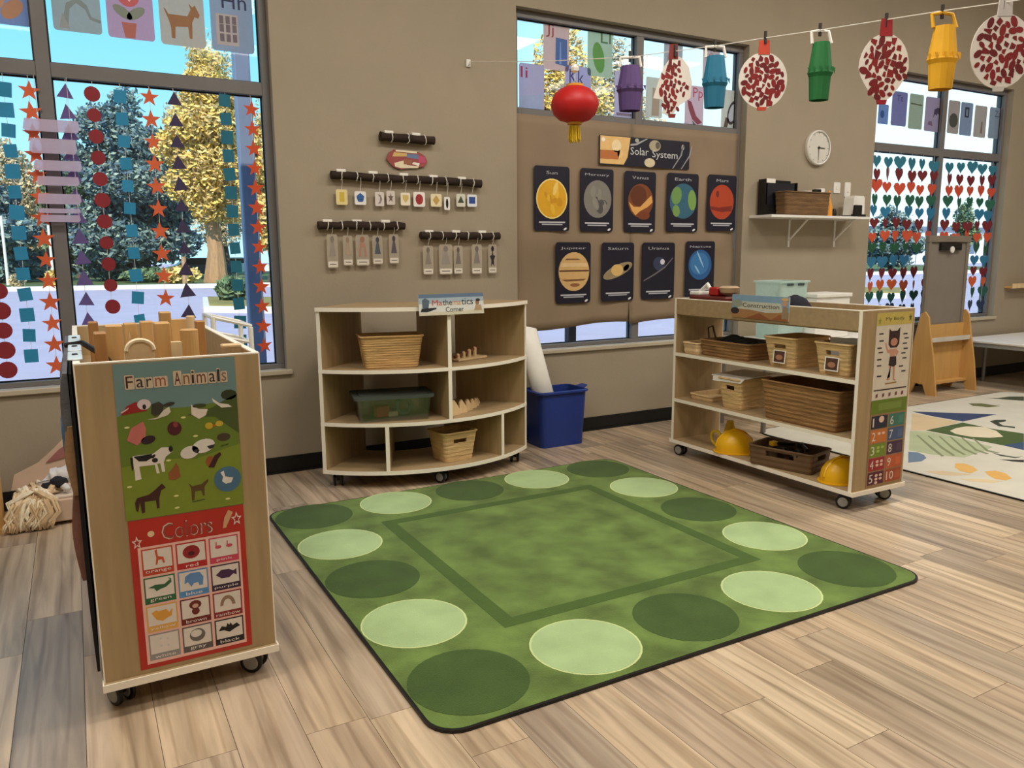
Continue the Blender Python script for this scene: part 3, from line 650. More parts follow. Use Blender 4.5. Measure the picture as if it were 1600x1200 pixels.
# heart strands: the same run of colours on every strand
HC = [(40, 112, 136), (112, 30, 38), (200, 74, 48), (30, 92, 74), (40, 116, 158), (112, 30, 38), (206, 84, 54), (34, 84, 60), (44, 112, 152), (108, 26, 36), (204, 92, 50), (28, 84, 72), (30, 50, 84)]
HX = [6.66, 6.83, 7.00, 7.17, 7.34, 7.52, 7.78, 7.97, 8.16, 8.34, 8.52]
for i, hx in enumerate(HX):
    t = thing('heart_strand', ['leftmost strand of paper hearts in the heart window', 'second strand of paper hearts from the left in the heart window', 'third strand of paper hearts from the left in the heart window', 'fourth strand of paper hearts from the left in the heart window', 'fifth strand of paper hearts from the left, near the window bar', 'strand of paper hearts just left of the bar in the heart window', 'strand of paper hearts just right of the bar in the heart window', 'fourth strand of paper hearts from the right in the heart window', 'third strand of paper hearts from the right in the heart window', 'second strand of paper hearts from the right in the heart window', 'rightmost strand of paper hearts in the heart window'][i], 'garland', (hx, SY_, 0.75), 'paper heart strands in the right window')
    MB().tube([(hx, SY_, 2.285), (hx+0.003, SY_, 1.5), (hx, SY_, 0.74)], 0.0012, 5).build('string', M_string, t)
    for k, rgb in enumerate(HC):
        z = 2.195-k*0.116+random.uniform(-.015, .015); s = 0.074*random.uniform(0.85, 1.1); tw = random.uniform(-1.0, 1.0)*(1 if random.random() < .35 else .5); dx = random.uniform(-.015, .015)
        MB().prism([(hx+dx+a*math.cos(tw), SY_-0.004+a*math.sin(tw)*0.5, z+b) for a, b in heart(0, 0, s)], (0, 0.0016, 0)).build('paper_heart', mat('cut_paper_%02x%02x%02x' % rgb, rgb, 0.7, 0.06, 12), t)

# ================================================================== BROWN PAPER AND THE PLANET CARDS
PY = GY-0.062
bx0, bx1 = OPEN[1][0]+0.004, OPEN[1][1]-0.03
zt = at_y(985, 193, PY).z; zb = at_y(950, 507, PY).z
t = thing('brown_paper', 'sheet of brown kraft paper covering the middle window behind the planet cards', 'paper', ((bx0+bx1)/2, PY, zb))
M_kraft = mat('brown_kraft_paper', (142, 122, 100), 0.75, 0.08, 3, 0.25, 7)
def kraft(x0, x1, seed):
    rnd = random.Random(seed); nx, nz = 22, 24; vs = []; fs = []
    ph = [rnd.uniform(0, 6.28) for _ in range(6)]
    for j in range(nz+1):
        for i in range(nx+1):
            a, b = i/nx, j/nz
            y = 0.005*math.sin(a*9+ph[0]+b*4)+0.004*math.sin(b*13+ph[1]+a*3)+0.004*math.sin((a-b)*17+ph[2])+rnd.uniform(-.0012, .0012)
            lowe = 0.018*math.sin(a*5+ph[3])*(1-b)
            vs.append((x0+(x1-x0)*a, PY+0.012+y*(0.4+0.6*(1-b)), zb+(zt-zb)*b+lowe))
    for j in range(nz):
        for i in range(nx):
            k = j*(nx+1)+i; fs.append((k, k+1, k+nx+2, k+nx+1))
    o = MB().add(vs, fs).build('paper_sheet', M_kraft, t, 'all')
    md = o.modifiers.new('thick', 'SOLIDIFY'); md.thickness = 0.0012; return o
kraft(bx0, 3.80, 3); kraft(3.795, bx1, 5)
NAVY = (26, 25, 42)
def planet_card(name, rgb_label, px0, py0, px1, py1, items):
    s = px_sheet(px0, py0, px1, py1, PY-0.004)
    t = thing('planet_card', rgb_label, 'picture card', (s.O.x+s.u.x/2, PY, s.O.z), 'solar system cards on the brown paper')
    mb = MB(); s.slab(mb, rrect(0, 0, 1, 1, 0.06, 3), 0, 0.002); mb.build('card', mat('navy_card', NAVY, 0.4, 0.08, 8), t)
    s.pic('title', t, [('text', name, .5-.052*len(name), .875, .5+.052*len(name), .925, (176, 176, 184), 0)], 0.0025)
    s.pic('planet_picture', t, items, 0.0025)
    lines = [([(.14, .125), (.88, .125), (.88, .148), (.14, .148)], (196, 196, 204), 0), ([(.22, .092), (.8, .092), (.8, .112), (.22, .112)], (176, 176, 186), 0), (ell(.88, .035, .05, .018, 10, 15), (226, 226, 226), 0)]
    s.pic('caption_lines', t, lines, 0.0025)
def blobs(cx, cy, rx, ry, cols, n, seed, ly=1):
    r = random.Random(seed); out = []
    for _ in range(n):
        a = r.uniform(0, 6.28); q = r.uniform(0, .6); k = r.uniform(.14, .32)
        out.append((ell(cx+math.cos(a)*q*rx, cy+math.sin(a)*q*ry, rx*k, ry*k*r.uniform(.6, 1.2), 10, r.uniform(0, 180)), r.choice(cols), ly)); ly += 0.13
    return out
planet_card('Sun', 'dark card with the yellow sun in the top row', 834, 259.5, 889.5, 361, [(ell(.5, .50, .44, .31, 26), (246, 222, 140), 0), (ell(.5, .50, .41, .29, 26), (222, 166, 28), 1)] + blobs(.5, .5, .41, .29, [(208, 148, 20), (232, 184, 52), (240, 206, 110)], 8, 1, 2))
planet_card('Mercury', 'dark card with a grey cratered planet', 906.5, 263.6, 958, 362, [(ell(.52, .52, .42, .30, 26), (128, 124, 118), 0)] + blobs(.52, .52, .42, .30, [(96, 94, 92), (156, 150, 138), (80, 78, 80), (140, 136, 128)], 10, 2))
planet_card('Venus', 'dark card with an orange-brown planet with bright clouds', 975, 268, 1024, 363, [(ell(.52, .52, .40, .28, 26), (126, 66, 28), 0), (ell(.45, .6, .26, .17), (96, 46, 20), 1), ([(.14, .5), (.3, .42), (.5, .42), (.68, .52), (.86, .62), (.9, .5), (.74, .42), (.5, .35), (.36, .28), (.24, .36)], (222, 166, 92), 2), (ell(.62, .28, .2, .07), (120, 58, 26), 2)])
planet_card('Earth', 'dark card with the green and blue earth', 1041.5, 271, 1090.5, 362.5, [(ell(.52, .53, .43, .30, 26), (50, 98, 122), 0), (ell(.3, .62, .17, .15, 14, 30), (110, 150, 84), 1), (ell(.8, .55, .13, .18, 14, 10), (122, 160, 80), 1), (ell(.3, .36, .12, .1, 12, -20), (116, 152, 84), 1)])
planet_card('Mars', 'dark card with the red planet at the right end of the top row', 1105, 273.5, 1149.5, 361, [(ell(.5, .52, .42, .31, 26), (176, 64, 32), 0), ([(.1, .44), (.4, .42), (.88, .46), (.84, .36), (.5, .34), (.14, .38)], (124, 38, 24), 1), (ell(.34, .66, .05, .06), (110, 36, 24), 1)])
planet_card('Jupiter', 'dark card with the cream banded planet in the lower row', 868, 378.5, 922.5, 473.6, [(ell(.52, .52, .44, .32, 26), (214, 174, 116), 0), ([(.1, .52), (.95, .52), (.95, .545), (.1, .545)], (92, 54, 34), 1), ([(.26, .71), (.7, .71), (.62, .735), (.3, .735)], (130, 90, 60), 1), ([(.15, .39), (.88, .4), (.8, .37), (.3, .36)], (130, 84, 52), 1), (ell(.55, .3, .14, .03), (150, 96, 60), 1), ([(.12, .6), (.93, .6), (.9, .66), (.16, .66)], (228, 196, 146), 1)])
planet_card('Saturn', 'dark card with the ringed planet', 939.5, 379, 990, 470, [(ell(.5, .52, .46, .105, 24, 14), (150, 134, 104), 0), (ell(.76, .57, .1, .05, 12, 20), (34, 32, 46), 1), (ell(.48, .53, .19, .10, 20), (214, 178, 110), 2), (ell(.52, .52, .42, .06, 24, 14), (150, 130, 96), 1)])
planet_card('Uranus', 'nearly black card with a faint planet and thin ring', 1002.5, 379, 1053.5, 467, [(ell(.52, .63, .18, .12, 20), (48, 58, 84), 0), (ell(.62, .66, .07, .05, 12), (206, 206, 216), 1), ([(.06, .34), (.4, .46), (.7, .58), (.94, .74), (.94, .72), (.7, .55), (.4, .43), (.06, .32)], (110, 104, 108), 1)])
planet_card('Neptune', 'dark card with the bright blue planet half behind the right cabinet', 1070.6, 377, 1115.6, 464, [(ell(.5, .58, .40, .27, 26), (40, 92, 150), 0), (ell(.48, .6, .32, .2, 22), (58, 118, 176), 1), (ell(.5, .68, .2, .02, 12, 130), (150, 196, 224), 2), (ell(.4, .5, .12, .02, 12, -40), (150, 196, 224), 2)])
s = px_sheet(936, 216, 1077, 261, PY-0.004)
t = thing('solar_system_banner', 'wide dark banner reading Solar System above the planet cards', 'banner', (s.O.x+s.u.x/2, PY, s.O.z))
mb = MB(); s.slab(mb, rrect(0, 0, 1, 1, 0.02, 3), 0, 0.002); mb.build('board', mat('navy_card', NAVY), t)
s.pic('sun_picture', t, [([(.01, .04), (.26, .04), (.30, .3), (.33, .98), (.01, .98)], (232, 190, 124), 0), ([(.01, .2), (.2, .2), (.22, .5), (.01, .5)], (190, 112, 58), 1), (ell(.18, .66, .05, .22), (246, 222, 176), 1), (ell(.04, .85, .02, .07), (250, 240, 220), 2), (ell(.22, .4, .03, .14), (240, 200, 140), 1)], 0.0025)
s.pic('planet_pictures', t, [(ell(.6, .76, .065, .2), (176, 166, 140), 0), (ell(.63, .78, .025, .12), (96, 92, 84), 1), (ell(.545, .16, .06, .16), (214, 200, 168), 0), (ell(.40, .9, .022, .07), (170, 170, 160), 0), (ell(.92, .78, .016, .1), (200, 200, 206), 0)] + [([(a, .0), (a+.012, .0), (a+.10+.012, .5), (a+.12+.012, .85), (a+.12, .85), (a+.095, .5)], (150, 150, 156), 0) for a in (.80, .9)] + [([(.33, .7), (.4, .74), (.52, .98), (.50, .98), (.39, .8), (.33, .76)], (170, 170, 172), 0)], 0.0025)
s.pic('lettering', t, [('text', 'Solar', .33, .40, .53, .66, (206, 206, 206), 3), ('text', 'System', .57, .28, .86, .60, (206, 206, 206), 3)], 0.0025)

# ================================================================== STICK HANGERS ON THE WALL
def stick(label, pxa, pya, pxb, pyb, wraps, r=0.026):
    Y = WY-0.03; a = at_y(pxa, pya, Y); b = at_y(pxb, pyb, Y)
    t = thing('wall_stick', label, 'stick', ((a.x+b.x)/2, Y, min(a.z, b.z)-r), 'dark sticks hung on the wall')
    n = 9; P = [a.lerp(b, i/n)+Vector((0, 0, random.uniform(-.003, .003))) for i in range(n+1)]
    MB().tube(P, [r*random.uniform(.85, 1.1) for _ in P], 10).build('branch', M_bark, t, True)
    wm = MB()
    for k in range(wraps):
        p = a.lerp(b, (k+0.6)/(wraps+0.2))
        MB().tube([p+Vector((random.uniform(-.004, .004), math.cos(q)*(r+.003), math.sin(q)*(r+.003))) for q in [2*PI*i/10 for i in range(11)]], 0.0030, 5).build('string_wrap', M_string, t)
    for p in (a.lerp(b, .06), a.lerp(b, .94)):
        MB().box(p.x-.004, Y, p.z-.004, p.x+.004, WY+.001, p.z+.004).build('wall_hook', M_white, t)
    for k in range(max(2, wraps//2)):
        p = a.lerp(b, (k+.3)/max(2, wraps//2)); MB().bbox(p.x-.03, Y-.014, p.z+r*.70, p.x+.03, Y+.016, p.z+r+.010, .003).build('tape_tab', M_paperw, t)
    return a, b, Y
stick('short dark stick at the top of the wall display', 594, 213, 678, 220, 3, 0.028)
s1 = stick('longest dark stick carrying ten coloured shape cards', 517, 273, 751, 287, 10)
s2 = stick('dark stick with five clear tags on the left of the wall display', 497, 352, 632, 353, 6)
s3 = stick('dark stick with five clear tags on the right of the wall display', 657, 368, 780, 369, 6)
# oval sign
s = px_sheet(602, 234, 668, 265, WY-0.012)
t = thing('oval_sign', 'colourful oval paper sign under the short stick', 'sign', (s.O.x+s.u.x/2, WY, s.O.z))
mb = MB(); s.slab(mb, [(.02, .5), (.08, .8), (.2, .98), (.5, .94), (.8, .9), (.94, .72), (.99, .45), (.92, .2), (.75, .12), (.5, .06), (.35, .0), (.2, .08), (.1, .26)], 0, .004); mb.build('board', mat('sign_maroon', (150, 72, 70), .6), t)
s.pic('printed_stripes', t, [([(.16, .62), (.5, .66), (.5, .82), (.2, .84)], (206, 172, 100), 0), ([(.5, .60), (.78, .56), (.78, .78), (.5, .8)], (104, 122, 160), 0), ([(.78, .34), (.95, .4), (.93, .68), (.78, .74)], (186, 76, 110), 0), ([(.2, .3), (.44, .46), (.5, .22), (.78, .2), (.76, .1), (.36, .06), (.22, .12)], (228, 214, 184), 0), ([(.24, .88), (.74, .84), (.74, .94), (.24, .96)], (230, 220, 190), 0), ([(.42, .26), (.62, .26), (.62, .5), (.42, .5)], (150, 96, 70), 1), ([(.62, .3), (.78, .2), (.8, .34), (.66, .4)], (238, 232, 222), 1)], .0045)
def hang_tag(label, name, px0, py0, px1, py1, sy, items, base=M_paperw, grp=None, clear=False, Y=WY-0.03):
    s = px_sheet(px0, py0, px1, py1, Y)
    t = thing(name, label, 'tag', (s.O.x+s.u.x/2, Y, s.O.z), grp)
    cx = s.O.x+s.u.x/2; zt_ = s.O.z+s.v.z; st = at_y((px0+px1)/2, sy, Y).z
    MB().tube([(cx, Y-.022, st), (cx+.003, Y-.01, (st+zt_)/2), (cx, Y, zt_)], 0.0016, 5).build('string', M_string, t)
    mb = MB(); s.slab(mb, rrect(0, 0, 1, 1, .12, 3), -.001, .001); mb.build('sleeve' if clear else 'card', base, t)
    if items: s.pic('picture', t, items, .0016)
def sh(col, k):
    return {'rect': ([(.3, .2), (.72, .2), (.72, .82), (.3, .82)], col, 0), 'penta': (star(.5, .52, .36, .30, 5), col, 0), 'circ': (ell(.5, .5, .33, .36), col, 0), 'tri': ([(.15, .3), (.85, .3), (.5, .85)], col, 0), 'sq': ([(.18, .25), (.82, .25), (.82, .8), (.18, .8)], col, 0), 'half': ([(.2, .8), (.82, .8), (.8, .5), (.5, .2), (.22, .5)], col, 0), 'dia': ([(.5, .9), (.82, .5), (.5, .12), (.18, .5)], col, 0), 'moon': ([(.3, .85), (.6, .8), (.8, .5), (.6, .2), (.3, .15), (.5, .35), (.55, .6)], col, 0), 'star': (star(.5, .5, .36), col, 0), 'oval': (ell(.5, .5, .22, .38), col, 0)}[k]
G5 = 'shape cards on the long stick'
for lab, x0, y0, x1, y1, colr, k, bgc in [
    ('shape card with a yellow rectangle', 525, 296, 543, 320, (206, 178, 66), 'rect', (226, 210, 150)), ('shape card with a blue pentagon', 554, 299, 572, 320, (52, 92, 158), 'penta', (232, 230, 226)),
    ('grey shape card with a crescent', 586, 300, 600, 322, (140, 128, 124), 'moon', (214, 206, 200)), ('grey shape card with a small star', 604, 298, 617, 320, (110, 90, 84), 'star', (210, 200, 192)),
    ('cream shape card with a tan half circle', 626, 301, 641, 321, (206, 182, 108), 'half', (236, 226, 204)), ('shape card with a dark red circle', 646, 300, 664, 323, (158, 44, 48), 'circ', (238, 232, 226)),
    ('shape card with a tan diamond', 673, 303, 690, 323, (196, 160, 88), 'dia', (234, 222, 186)), ('narrow shape card with a dark oval', 694, 308, 703, 328, (30, 30, 40), 'oval', (236, 234, 230)),
    ('shape card with a dark green triangle', 713, 303, 727, 323, (66, 74, 60), 'tri', (216, 214, 200)), ('shape card with a navy square', 730, 304, 745, 323, (44, 76, 146), 'sq', (226, 228, 234))]:
    sy = 273+(287-273)*((x0+x1)/2-517)/234
    hang_tag(lab, 'shape_card', x0, y0, x1, y1, sy+2, [sh(colr, k)], ink(bgc), G5)
M_sleeve = milky('clear_sleeve', (232, 226, 214), 0.42, 0.2)
for grp, lst, sy in (('clear tags on the left stick', [(511, 366, 528, 419, (150, 140, 130)), (536, 368, 551, 415, (170, 150, 130)), (556, 367, 577, 415, (176, 130, 112)), (582, 368, 598, 413, (84, 92, 104)), (608, 366, 623, 412, (92, 84, 96))], 353), ('clear tags on the right stick', [(661, 384, 677, 429, (140, 128, 120)), (686, 382, 707, 429, (150, 142, 134)), (709, 384, 723, 428, (120, 110, 106)), (737, 382, 753, 428, (130, 122, 116)), (763, 382, 776, 427, (40, 36, 50))], 369)):
    side = 'left' if sy == 353 else 'right'
    for i, (x0, y0, x1, y1, rgb) in enumerate(lst):
        fig = [([(.2, .36), (.8, .36), (.68, .62), (.6, .78), (.42, .78), (.32, .62)], rgb, 0), (ell(.5, .85, .17, .10, 12), tuple(max(0, c-20) for c in rgb), 1), ([(.06, .03), (.94, .03), (.94, .2), (.06, .2)], (226, 218, 204), 0), ([(.2, .1), (.8, .1), (.8, .13), (.2, .13)], (120, 110, 104), 1)]
        if side == 'right' and i == 4: fig[0] = (star(.5, .5, .34, .16), rgb, 0)
        if side == 'left' and i == 2: fig[0] = ([(.2, .3), (.3, .7), (.5, .82), (.7, .7), (.8, .3), (.64, .3), (.6, .6), (.4, .6), (.36, .3)], rgb, 0)
        lab = '%s clear picture tag on the %s wall stick' % (['leftmost', 'second', 'middle', 'fourth', 'rightmost'][i], side)
        hang_tag(lab, 'picture_tag', x0, y0, x1, y1, sy+3, fig, M_sleeve, grp, True)

# ================================================================== STRING OF PAPER LANTERNS
S0 = at_y(733, 97, WY-0.02); SN = Vector((3.06, 1.15, 0))
def on_string(px, py):
    d = ray(px, py); return CAMP + d*((S0-CAMP).dot(SN)/d.dot(SN))
sp = [on_string(a, b) for a, b in [(733, 97), (850, 96), (985, 89), (1122, 71), (1197, 59), (1287, 46), (1383, 31), (1472, 17), (1580, 2)]]
sp += [on_string(1680, -16), on_string(1760, -30)]
sp.append(Vector((sp[-1].x+.05, sp[-1].y-.3, 3.6)))
sp.append(Vector((sp[-1].x, sp[-1].y, 4.19)))
tag(MB().tube(sp, 0.0022, 5).build('lantern_string', M_string), 'thin white string holding the paper lanterns, pinned to the wall', 'string')
hk = thing('string_hook', 'small white hook pinning the lantern string to the wall', 'hook', S0)
MB().bbox(S0.x-.016, WY-.012, S0.z-.028, S0.x+.016, WY, S0.z+.02, .003).build('back_plate', M_white, hk)
MB().tube([(S0.x, WY-.01, S0.z-.02), (S0.x, WY-.03, S0.z-.014), (S0.x, WY-.032, S0.z+.004)], .004, 6).build('prong', M_white, hk)
SD = Vector((1.15, -3.06, 0)).normalized()
FACE = Vector((-AX.y, AX.x, 0)).normalized(); SIDE = Vector((AX.x, AX.y, 0)).normalized()   # hanging things have turned to face the room
def clip(t, p): 
    MB().box(p.x-.006, p.y-.005, p.z-.03, p.x+.006, p.y+.005, p.z+.028).build('peg', mat('dark_peg', (48, 44, 40), .6), t)
def box_lantern(label, px0, py0, px1, py1, hpy, rgb, fringe):
    c = on_string((px0+px1)/2, (py0+py1)/2); k = (c-CAMP).dot(AF)/FPX
    w_, h_ = (px1-px0)*k, (py1-py0)*k; top = on_string((px0+px1)/2, hpy)
    t = thing('paper_lantern', label, 'lantern', (c.x, c.y, c.z-h_/2), 'lanterns and plates on the string')
    m = mat('lantern_%02x%02x%02x' % rgb, rgb, 0.7, 0.06, 12)
    prof = [(0.33, 0.5), (0.40, 0.25), (0.48, 0.0), (0.50, -0.03), (0.43, -0.10), (0.38, -0.5)]
    n = 14; mb = MB(); vs = []
    for r, z in prof:
        for i in range(n):
            q = 2*PI*(i+.5)/n; vs.append(c+SIDE*(math.cos(q)*r*w_)+FACE*(math.sin(q)*r*w_*.8)+Vector((0, 0, z*h_)))
    fs = [(i*n+j, i*n+(j+1) % n, (i+1)*n+(j+1) % n, (i+1)*n+j) for i in range(len(prof)-1) for j in range(n)]
    mb.add(vs, fs); o = mb.build('body', m, t); md = o.modifiers.new('t', 'SOLIDIFY'); md.thickness = .0012
    z0 = c.z+h_*.5
    MB().tube([c+SIDE*(-.38*w_)+Vector((0, 0, h_*.48)), Vector((top.x, top.y, (z0+top.z)/2))+SIDE*(-.34*w_)+Vector((0, 0, .02)), Vector((top.x, top.y, top.z-.006)), Vector((top.x, top.y, (z0+top.z)/2))+SIDE*(.34*w_)+Vector((0, 0, .02)), c+SIDE*(.38*w_)+Vector((0, 0, h_*.48))], .008, 6).build('handle', m if fringe else M_paperw, t, True)
    for i in range(6):
        q = PI+PI*(i+.5)/6; p = c+SIDE*(math.cos(q)*.52*w_)+FACE*(math.sin(q)*.52*w_*.8)
        MB().prism([p+SIDE*(-.05*w_)+Vector((0, 0, .06*h_)), p+SIDE*(.05*w_)+Vector((0, 0, .06*h_)), p+SIDE*(.04*w_)-Vector((0, 0, .05*h_))], FACE*-.002).build('fringe', m, t)
    clip(t, top)
def plate(label, cx, cy, rx, ry, neck, seed, hpy, rot=0, poly=None, egg=False):
    c = on_string(cx, cy); k = (c-CAMP).dot(AF)/FPX; top = on_string(cx+4, hpy)
    t = thing('spotted_plate', label, 'paper ornament', (c.x, c.y, c.z-ry*k), 'lanterns and plates on the string')
    s = Sheet(c, SIDE*rx*k, Vector((0, 0, ry*k)), -FACE)
    out = poly or ell(0, 0, 1, 1, 28, 0)
    mb = MB(); s.slab(mb, out, -.006, .0); mb.build('plate', mat('plate_paper', (226, 218, 210), .7, .03), t)
    r = random.Random(seed); items = []
    N = 50
    for i in range(N):
        q = i*2.39996; rr = math.sqrt((i+.5)/N)*.88
        a, b = rr*math.cos(q), rr*math.sin(q)
        if egg and b < -.3 and abs(a) > .5: continue
        if poly and not egg and not ((b > -.35 and abs(a) < .55+.4*(.5-abs(b+.1))) or (b <= -.35 and -.45 < a < .3)): continue
        sz = r.uniform(.085, .16)
        if r.random() < .55: pts = ell(a, b, sz*1.15, sz*.72, 9, r.uniform(0, 180))
        else: pts = [(a+sz*math.cos(v+r.uniform(-.3, .3)), b+sz*math.sin(v+r.uniform(-.3, .3))) for v in [r.uniform(0, 1)+PI/2*j for j in range(4)]]
        items.append((pts, r.choice([(118, 24, 28), (132, 28, 32), (104, 22, 26)]), i*.02))
    s.pic('red_confetti', t, items, .0008)
    mb = MB(); s.slab(mb, [(-.24, .92), (.24, .92), (.2, 1.42), (-.2, 1.42)], -.005, .002); mb.build('neck', mat('neck_%02x%02x%02x' % neck, neck, .6), t)
    for i in (-1, 1):
        pp = s.p(.2*i, .95, -.003); 
    mb = MB(); s.slab(mb, [(-.2, -.94), (.2, -.94), (.16, -1.07), (-.16, -1.07)], -.005, .002); mb.build('foot', mat('neck_%02x%02x%02x' % neck, neck, .6), t)
    MB().tube([s.p(0, 1.38, 0), top], .0016, 5).build('thread', M_string, t)
    clip(t, top)
box_lantern('purple folded paper lantern on the string', 963, 105, 1006, 172, 88, (84, 60, 112), False)
plate('folded spotted paper plate between the purple and blue lanterns', 1051, 135, 30, 44, (128, 40, 36), 11, 79, poly=[(-.1, 1.0), (.3, 1.0), (.5, .92), (.82, .65), (1.0, .13), (.95, -.39), (.62, -.55), (.41, -.62), (.1, -.92), (-.18, -1.0), (-.5, -.9), (-.42, -.62), (-.55, -.45), (-1.0, -.39), (-.77, .13), (-.5, .65)])
box_lantern('blue folded paper lantern on the string', 1097, 90, 1137, 167, 71, (28, 108, 140), False)
plate('round red and white spotted plate right of the middle window', 1192, 126, 38, 42, (196, 70, 50), 12, 58)
box_lantern('green folded paper lantern on the string', 1262, 69, 1301, 155, 46, (26, 104, 50), False)
plate('spotted plate left of the yellow lantern', 1381, 106, 41, 51, (150, 30, 40), 13, 31, poly=[(.95*math.cos(v)*(1.0 if math.sin(v) > -.1 else .62+.38*(1+math.sin(v))/.9), math.sin(v)) for v in [2*PI*i/28 for i in range(28)]], egg=True)
box_lantern('yellow folded paper lantern on the string', 1449, 44, 1496, 138, 18, (222, 166, 30), True)
plate('largest spotted plate at the right edge of the photo', 1565, 80, 48, 56, (200, 194, 190), 14, 3)
# round red lantern
c = on_string(898, 163); k = (c-CAMP).dot(AF)/FPX; R = 38*k
t = thing('red_lantern', 'round red lantern with a yellow tassel in front of the middle window', 'lantern', (c.x, c.y, c.z-R), 'lanterns and plates on the string')
mb = MB(); n = 24; vs = []; fs = []; prof = [(.34, .78), (.62, .66), (.86, .42), (.99, .12), (1.0, -.1), (.88, -.44), (.64, -.68), (.3, -.8)]
for r, z in prof:
    for i in range(n):
        q = 2*PI*i/n; rr = r*R*(1.0 if i % 2 else .975); vs.append((c.x+rr*math.cos(q), c.y+rr*math.sin(q), c.z+z*R*.90))
fs = [(i*n+j, i*n+(j+1) % n, (i+1)*n+(j+1) % n, (i+1)*n+j) for i in range(len(prof)-1) for j in range(n)]
mb.add(vs, fs).build('shade', mat('red_silk', (186, 26, 28), .5, .08, 10), t, 60)
M_gold = mat('gold_cap', (218, 160, 44), .5, .08)
MB().lathe((c.x, c.y, c.z+R*.68), [(.36*R, 0), (.36*R, .10*R)], 16).build('top_cap', M_gold, t)
MB().lathe((c.x, c.y, c.z-R*.80), [(.30*R, 0), (.30*R, .09*R)], 16).build('bottom_cap', M_gold, t)
M_tass = mat('yellow_tassel', (214, 178, 30), .8, .15, 40)
tm = MB()
for i in range(34):
    q = i*2.4; r = .22*R*math.sqrt((i+.5)/34); tm.tube([(c.x+r*math.cos(q), c.y+r*math.sin(q), c.z-R*.86), (c.x+r*1.25*math.cos(q), c.y+r*1.25*math.sin(q), c.z-R*1.45-.01*math.sin(i))], .0035, 4)
tm.build('tassel', M_tass, t)
tp = on_string(898, 95)
MB().tube([(c.x, c.y, c.z+R*.8), (tp.x, tp.y, tp.z)], .0016, 5).build('hanger', M_string, t)
MB().lathe((tp.x, tp.y, (tp.z+c.z+R)/2-.02), [(.004, 0), (.022, .012), (.026, .03), (.012, .05)], 8).build('bow', M_paperw, t)
# ================================================================== CASTERS, BASKETS
def _mk(nm, mb, m, smooth=None):
    o = mb.build(nm, m, None, smooth); me = o.data; bpy.data.objects.remove(o); return me
_fork = _mk('caster', MB().box(-.022, -.022, .078, .022, .022, .09).prism([(-.012, -.018, .08), (-.012, .03, .08), (-.012, .03, .03), (-.012, .008, .03)], (.024, 0, 0)), M_black)
_whl = _mk('wheel', MB().lathe((0, .014, .037), [(.028, -.008), (.037, -.005), (.037, .005), (.028, .008)], 20, axis='x'), M_black, 35)
_hub = _mk('hub', MB().lathe((0, .014, .037), [(.022, -.0105), (.026, -.008), (.026, .008), (.022, .0105)], 16, axis='x'), M_grey)
def caster(root, x, y, rz=0.0, hub=None):
    f = bpy.data.objects.new('caster', _fork); C.objects.link(f); f.parent = root
    f.location = (x-root.location.x, y-root.location.y, -root.location.z); f.rotation_euler = (0, 0, rz)
    for nm, me in (('wheel', _whl), ('hub', _hub)):
        for sx in (-.021, .021): o = bpy.data.objects.new(nm, me); C.objects.link(o); o.parent = f; o.location = (sx, 0, 0)
def ring_pts(w, d, r, ns=8, nc=3):
    """rounded rectangle, ns steps a side starting at the front (-y) side; returns points and side index per point"""
    pts = []; sid = []
    for k, (ax, ay, bx, by, cx, cy, a) in enumerate([(-w/2+r, -d/2, w/2-r, -d/2, w/2-r, -d/2+r, -90), (w/2, -d/2+r, w/2, d/2-r, w/2-r, d/2-r, 0), (w/2-r, d/2, -w/2+r, d/2, -w/2+r, d/2-r, 90), (-w/2, d/2-r, -w/2, -d/2+r, -w/2+r, -d/2+r, 180)]):
        for i in range(ns): pts.append((ax+(bx-ax)*i/ns, ay+(by-ay)*i/ns)); sid.append((k, i))
        for i in range(nc):
            t = math.radians(a+90*i/nc); pts.append((cx+r*math.cos(t), cy+r*math.sin(t))); sid.append((k, 99))
    return pts, sid
def basket_mesh(w, d, h, taper=.86, th=.008, rib=.0022, rows=12, slot=(), r=.02):
    """open tapered basket at the origin, slot: sides that have a hand hole"""
    vs = []; fs = []; n = None
    for inner in (0, 1):
        for j in range(rows+1):
            f = j/rows; k = taper+(1-taper)*f
            off = (rib if j % 2 else -rib*.3) if not inner else -th
            p, sid = ring_pts(w*k+2*off, d*k+2*off, r); n = len(p)
            z = h*f if not inner else max(th, h*f)
            vs += [(a, b, z) for a, b in p]
    m = rows+1
    def hole(j, i):
        k, s = sid[i]
        return k in slot and s in (2, 3, 4, 5) and j in (int(rows*.72), int(rows*.72)-1)
    for inner in (0, 1):
        o = inner*m*n
        for j in range(rows):
            for i in range(n):
                if hole(j, i): continue
                fs.append((o+j*n+i, o+j*n+(i+1) % n, o+(j+1)*n+(i+1) % n, o+(j+1)*n+i))
        fs.append([o+i for i in range(n)])
    for i in range(n):
        a, b = rows*n+i, rows*n+(i+1) % n; fs.append((a, b, m*n+b, m*n+a))
    for j in range(rows):
        for i in range(n):
            if hole(j, i):
                for e0, e1, g in (((j, i), (j, i+1), (j-1, i)), ((j+1, i), (j+1, i+1), (j+1, i)), ((j, i), (j+1, i), (j, i-1)), ((j, i+1), (j+1, i+1), (j, i+1))):
                    if not hole(*g):
                        a, b = e0[0]*n+e0[1] % n, e1[0]*n+e1[1] % n; fs.append((a, b, m*n+b, m*n+a))
    return MB().add(vs, fs)
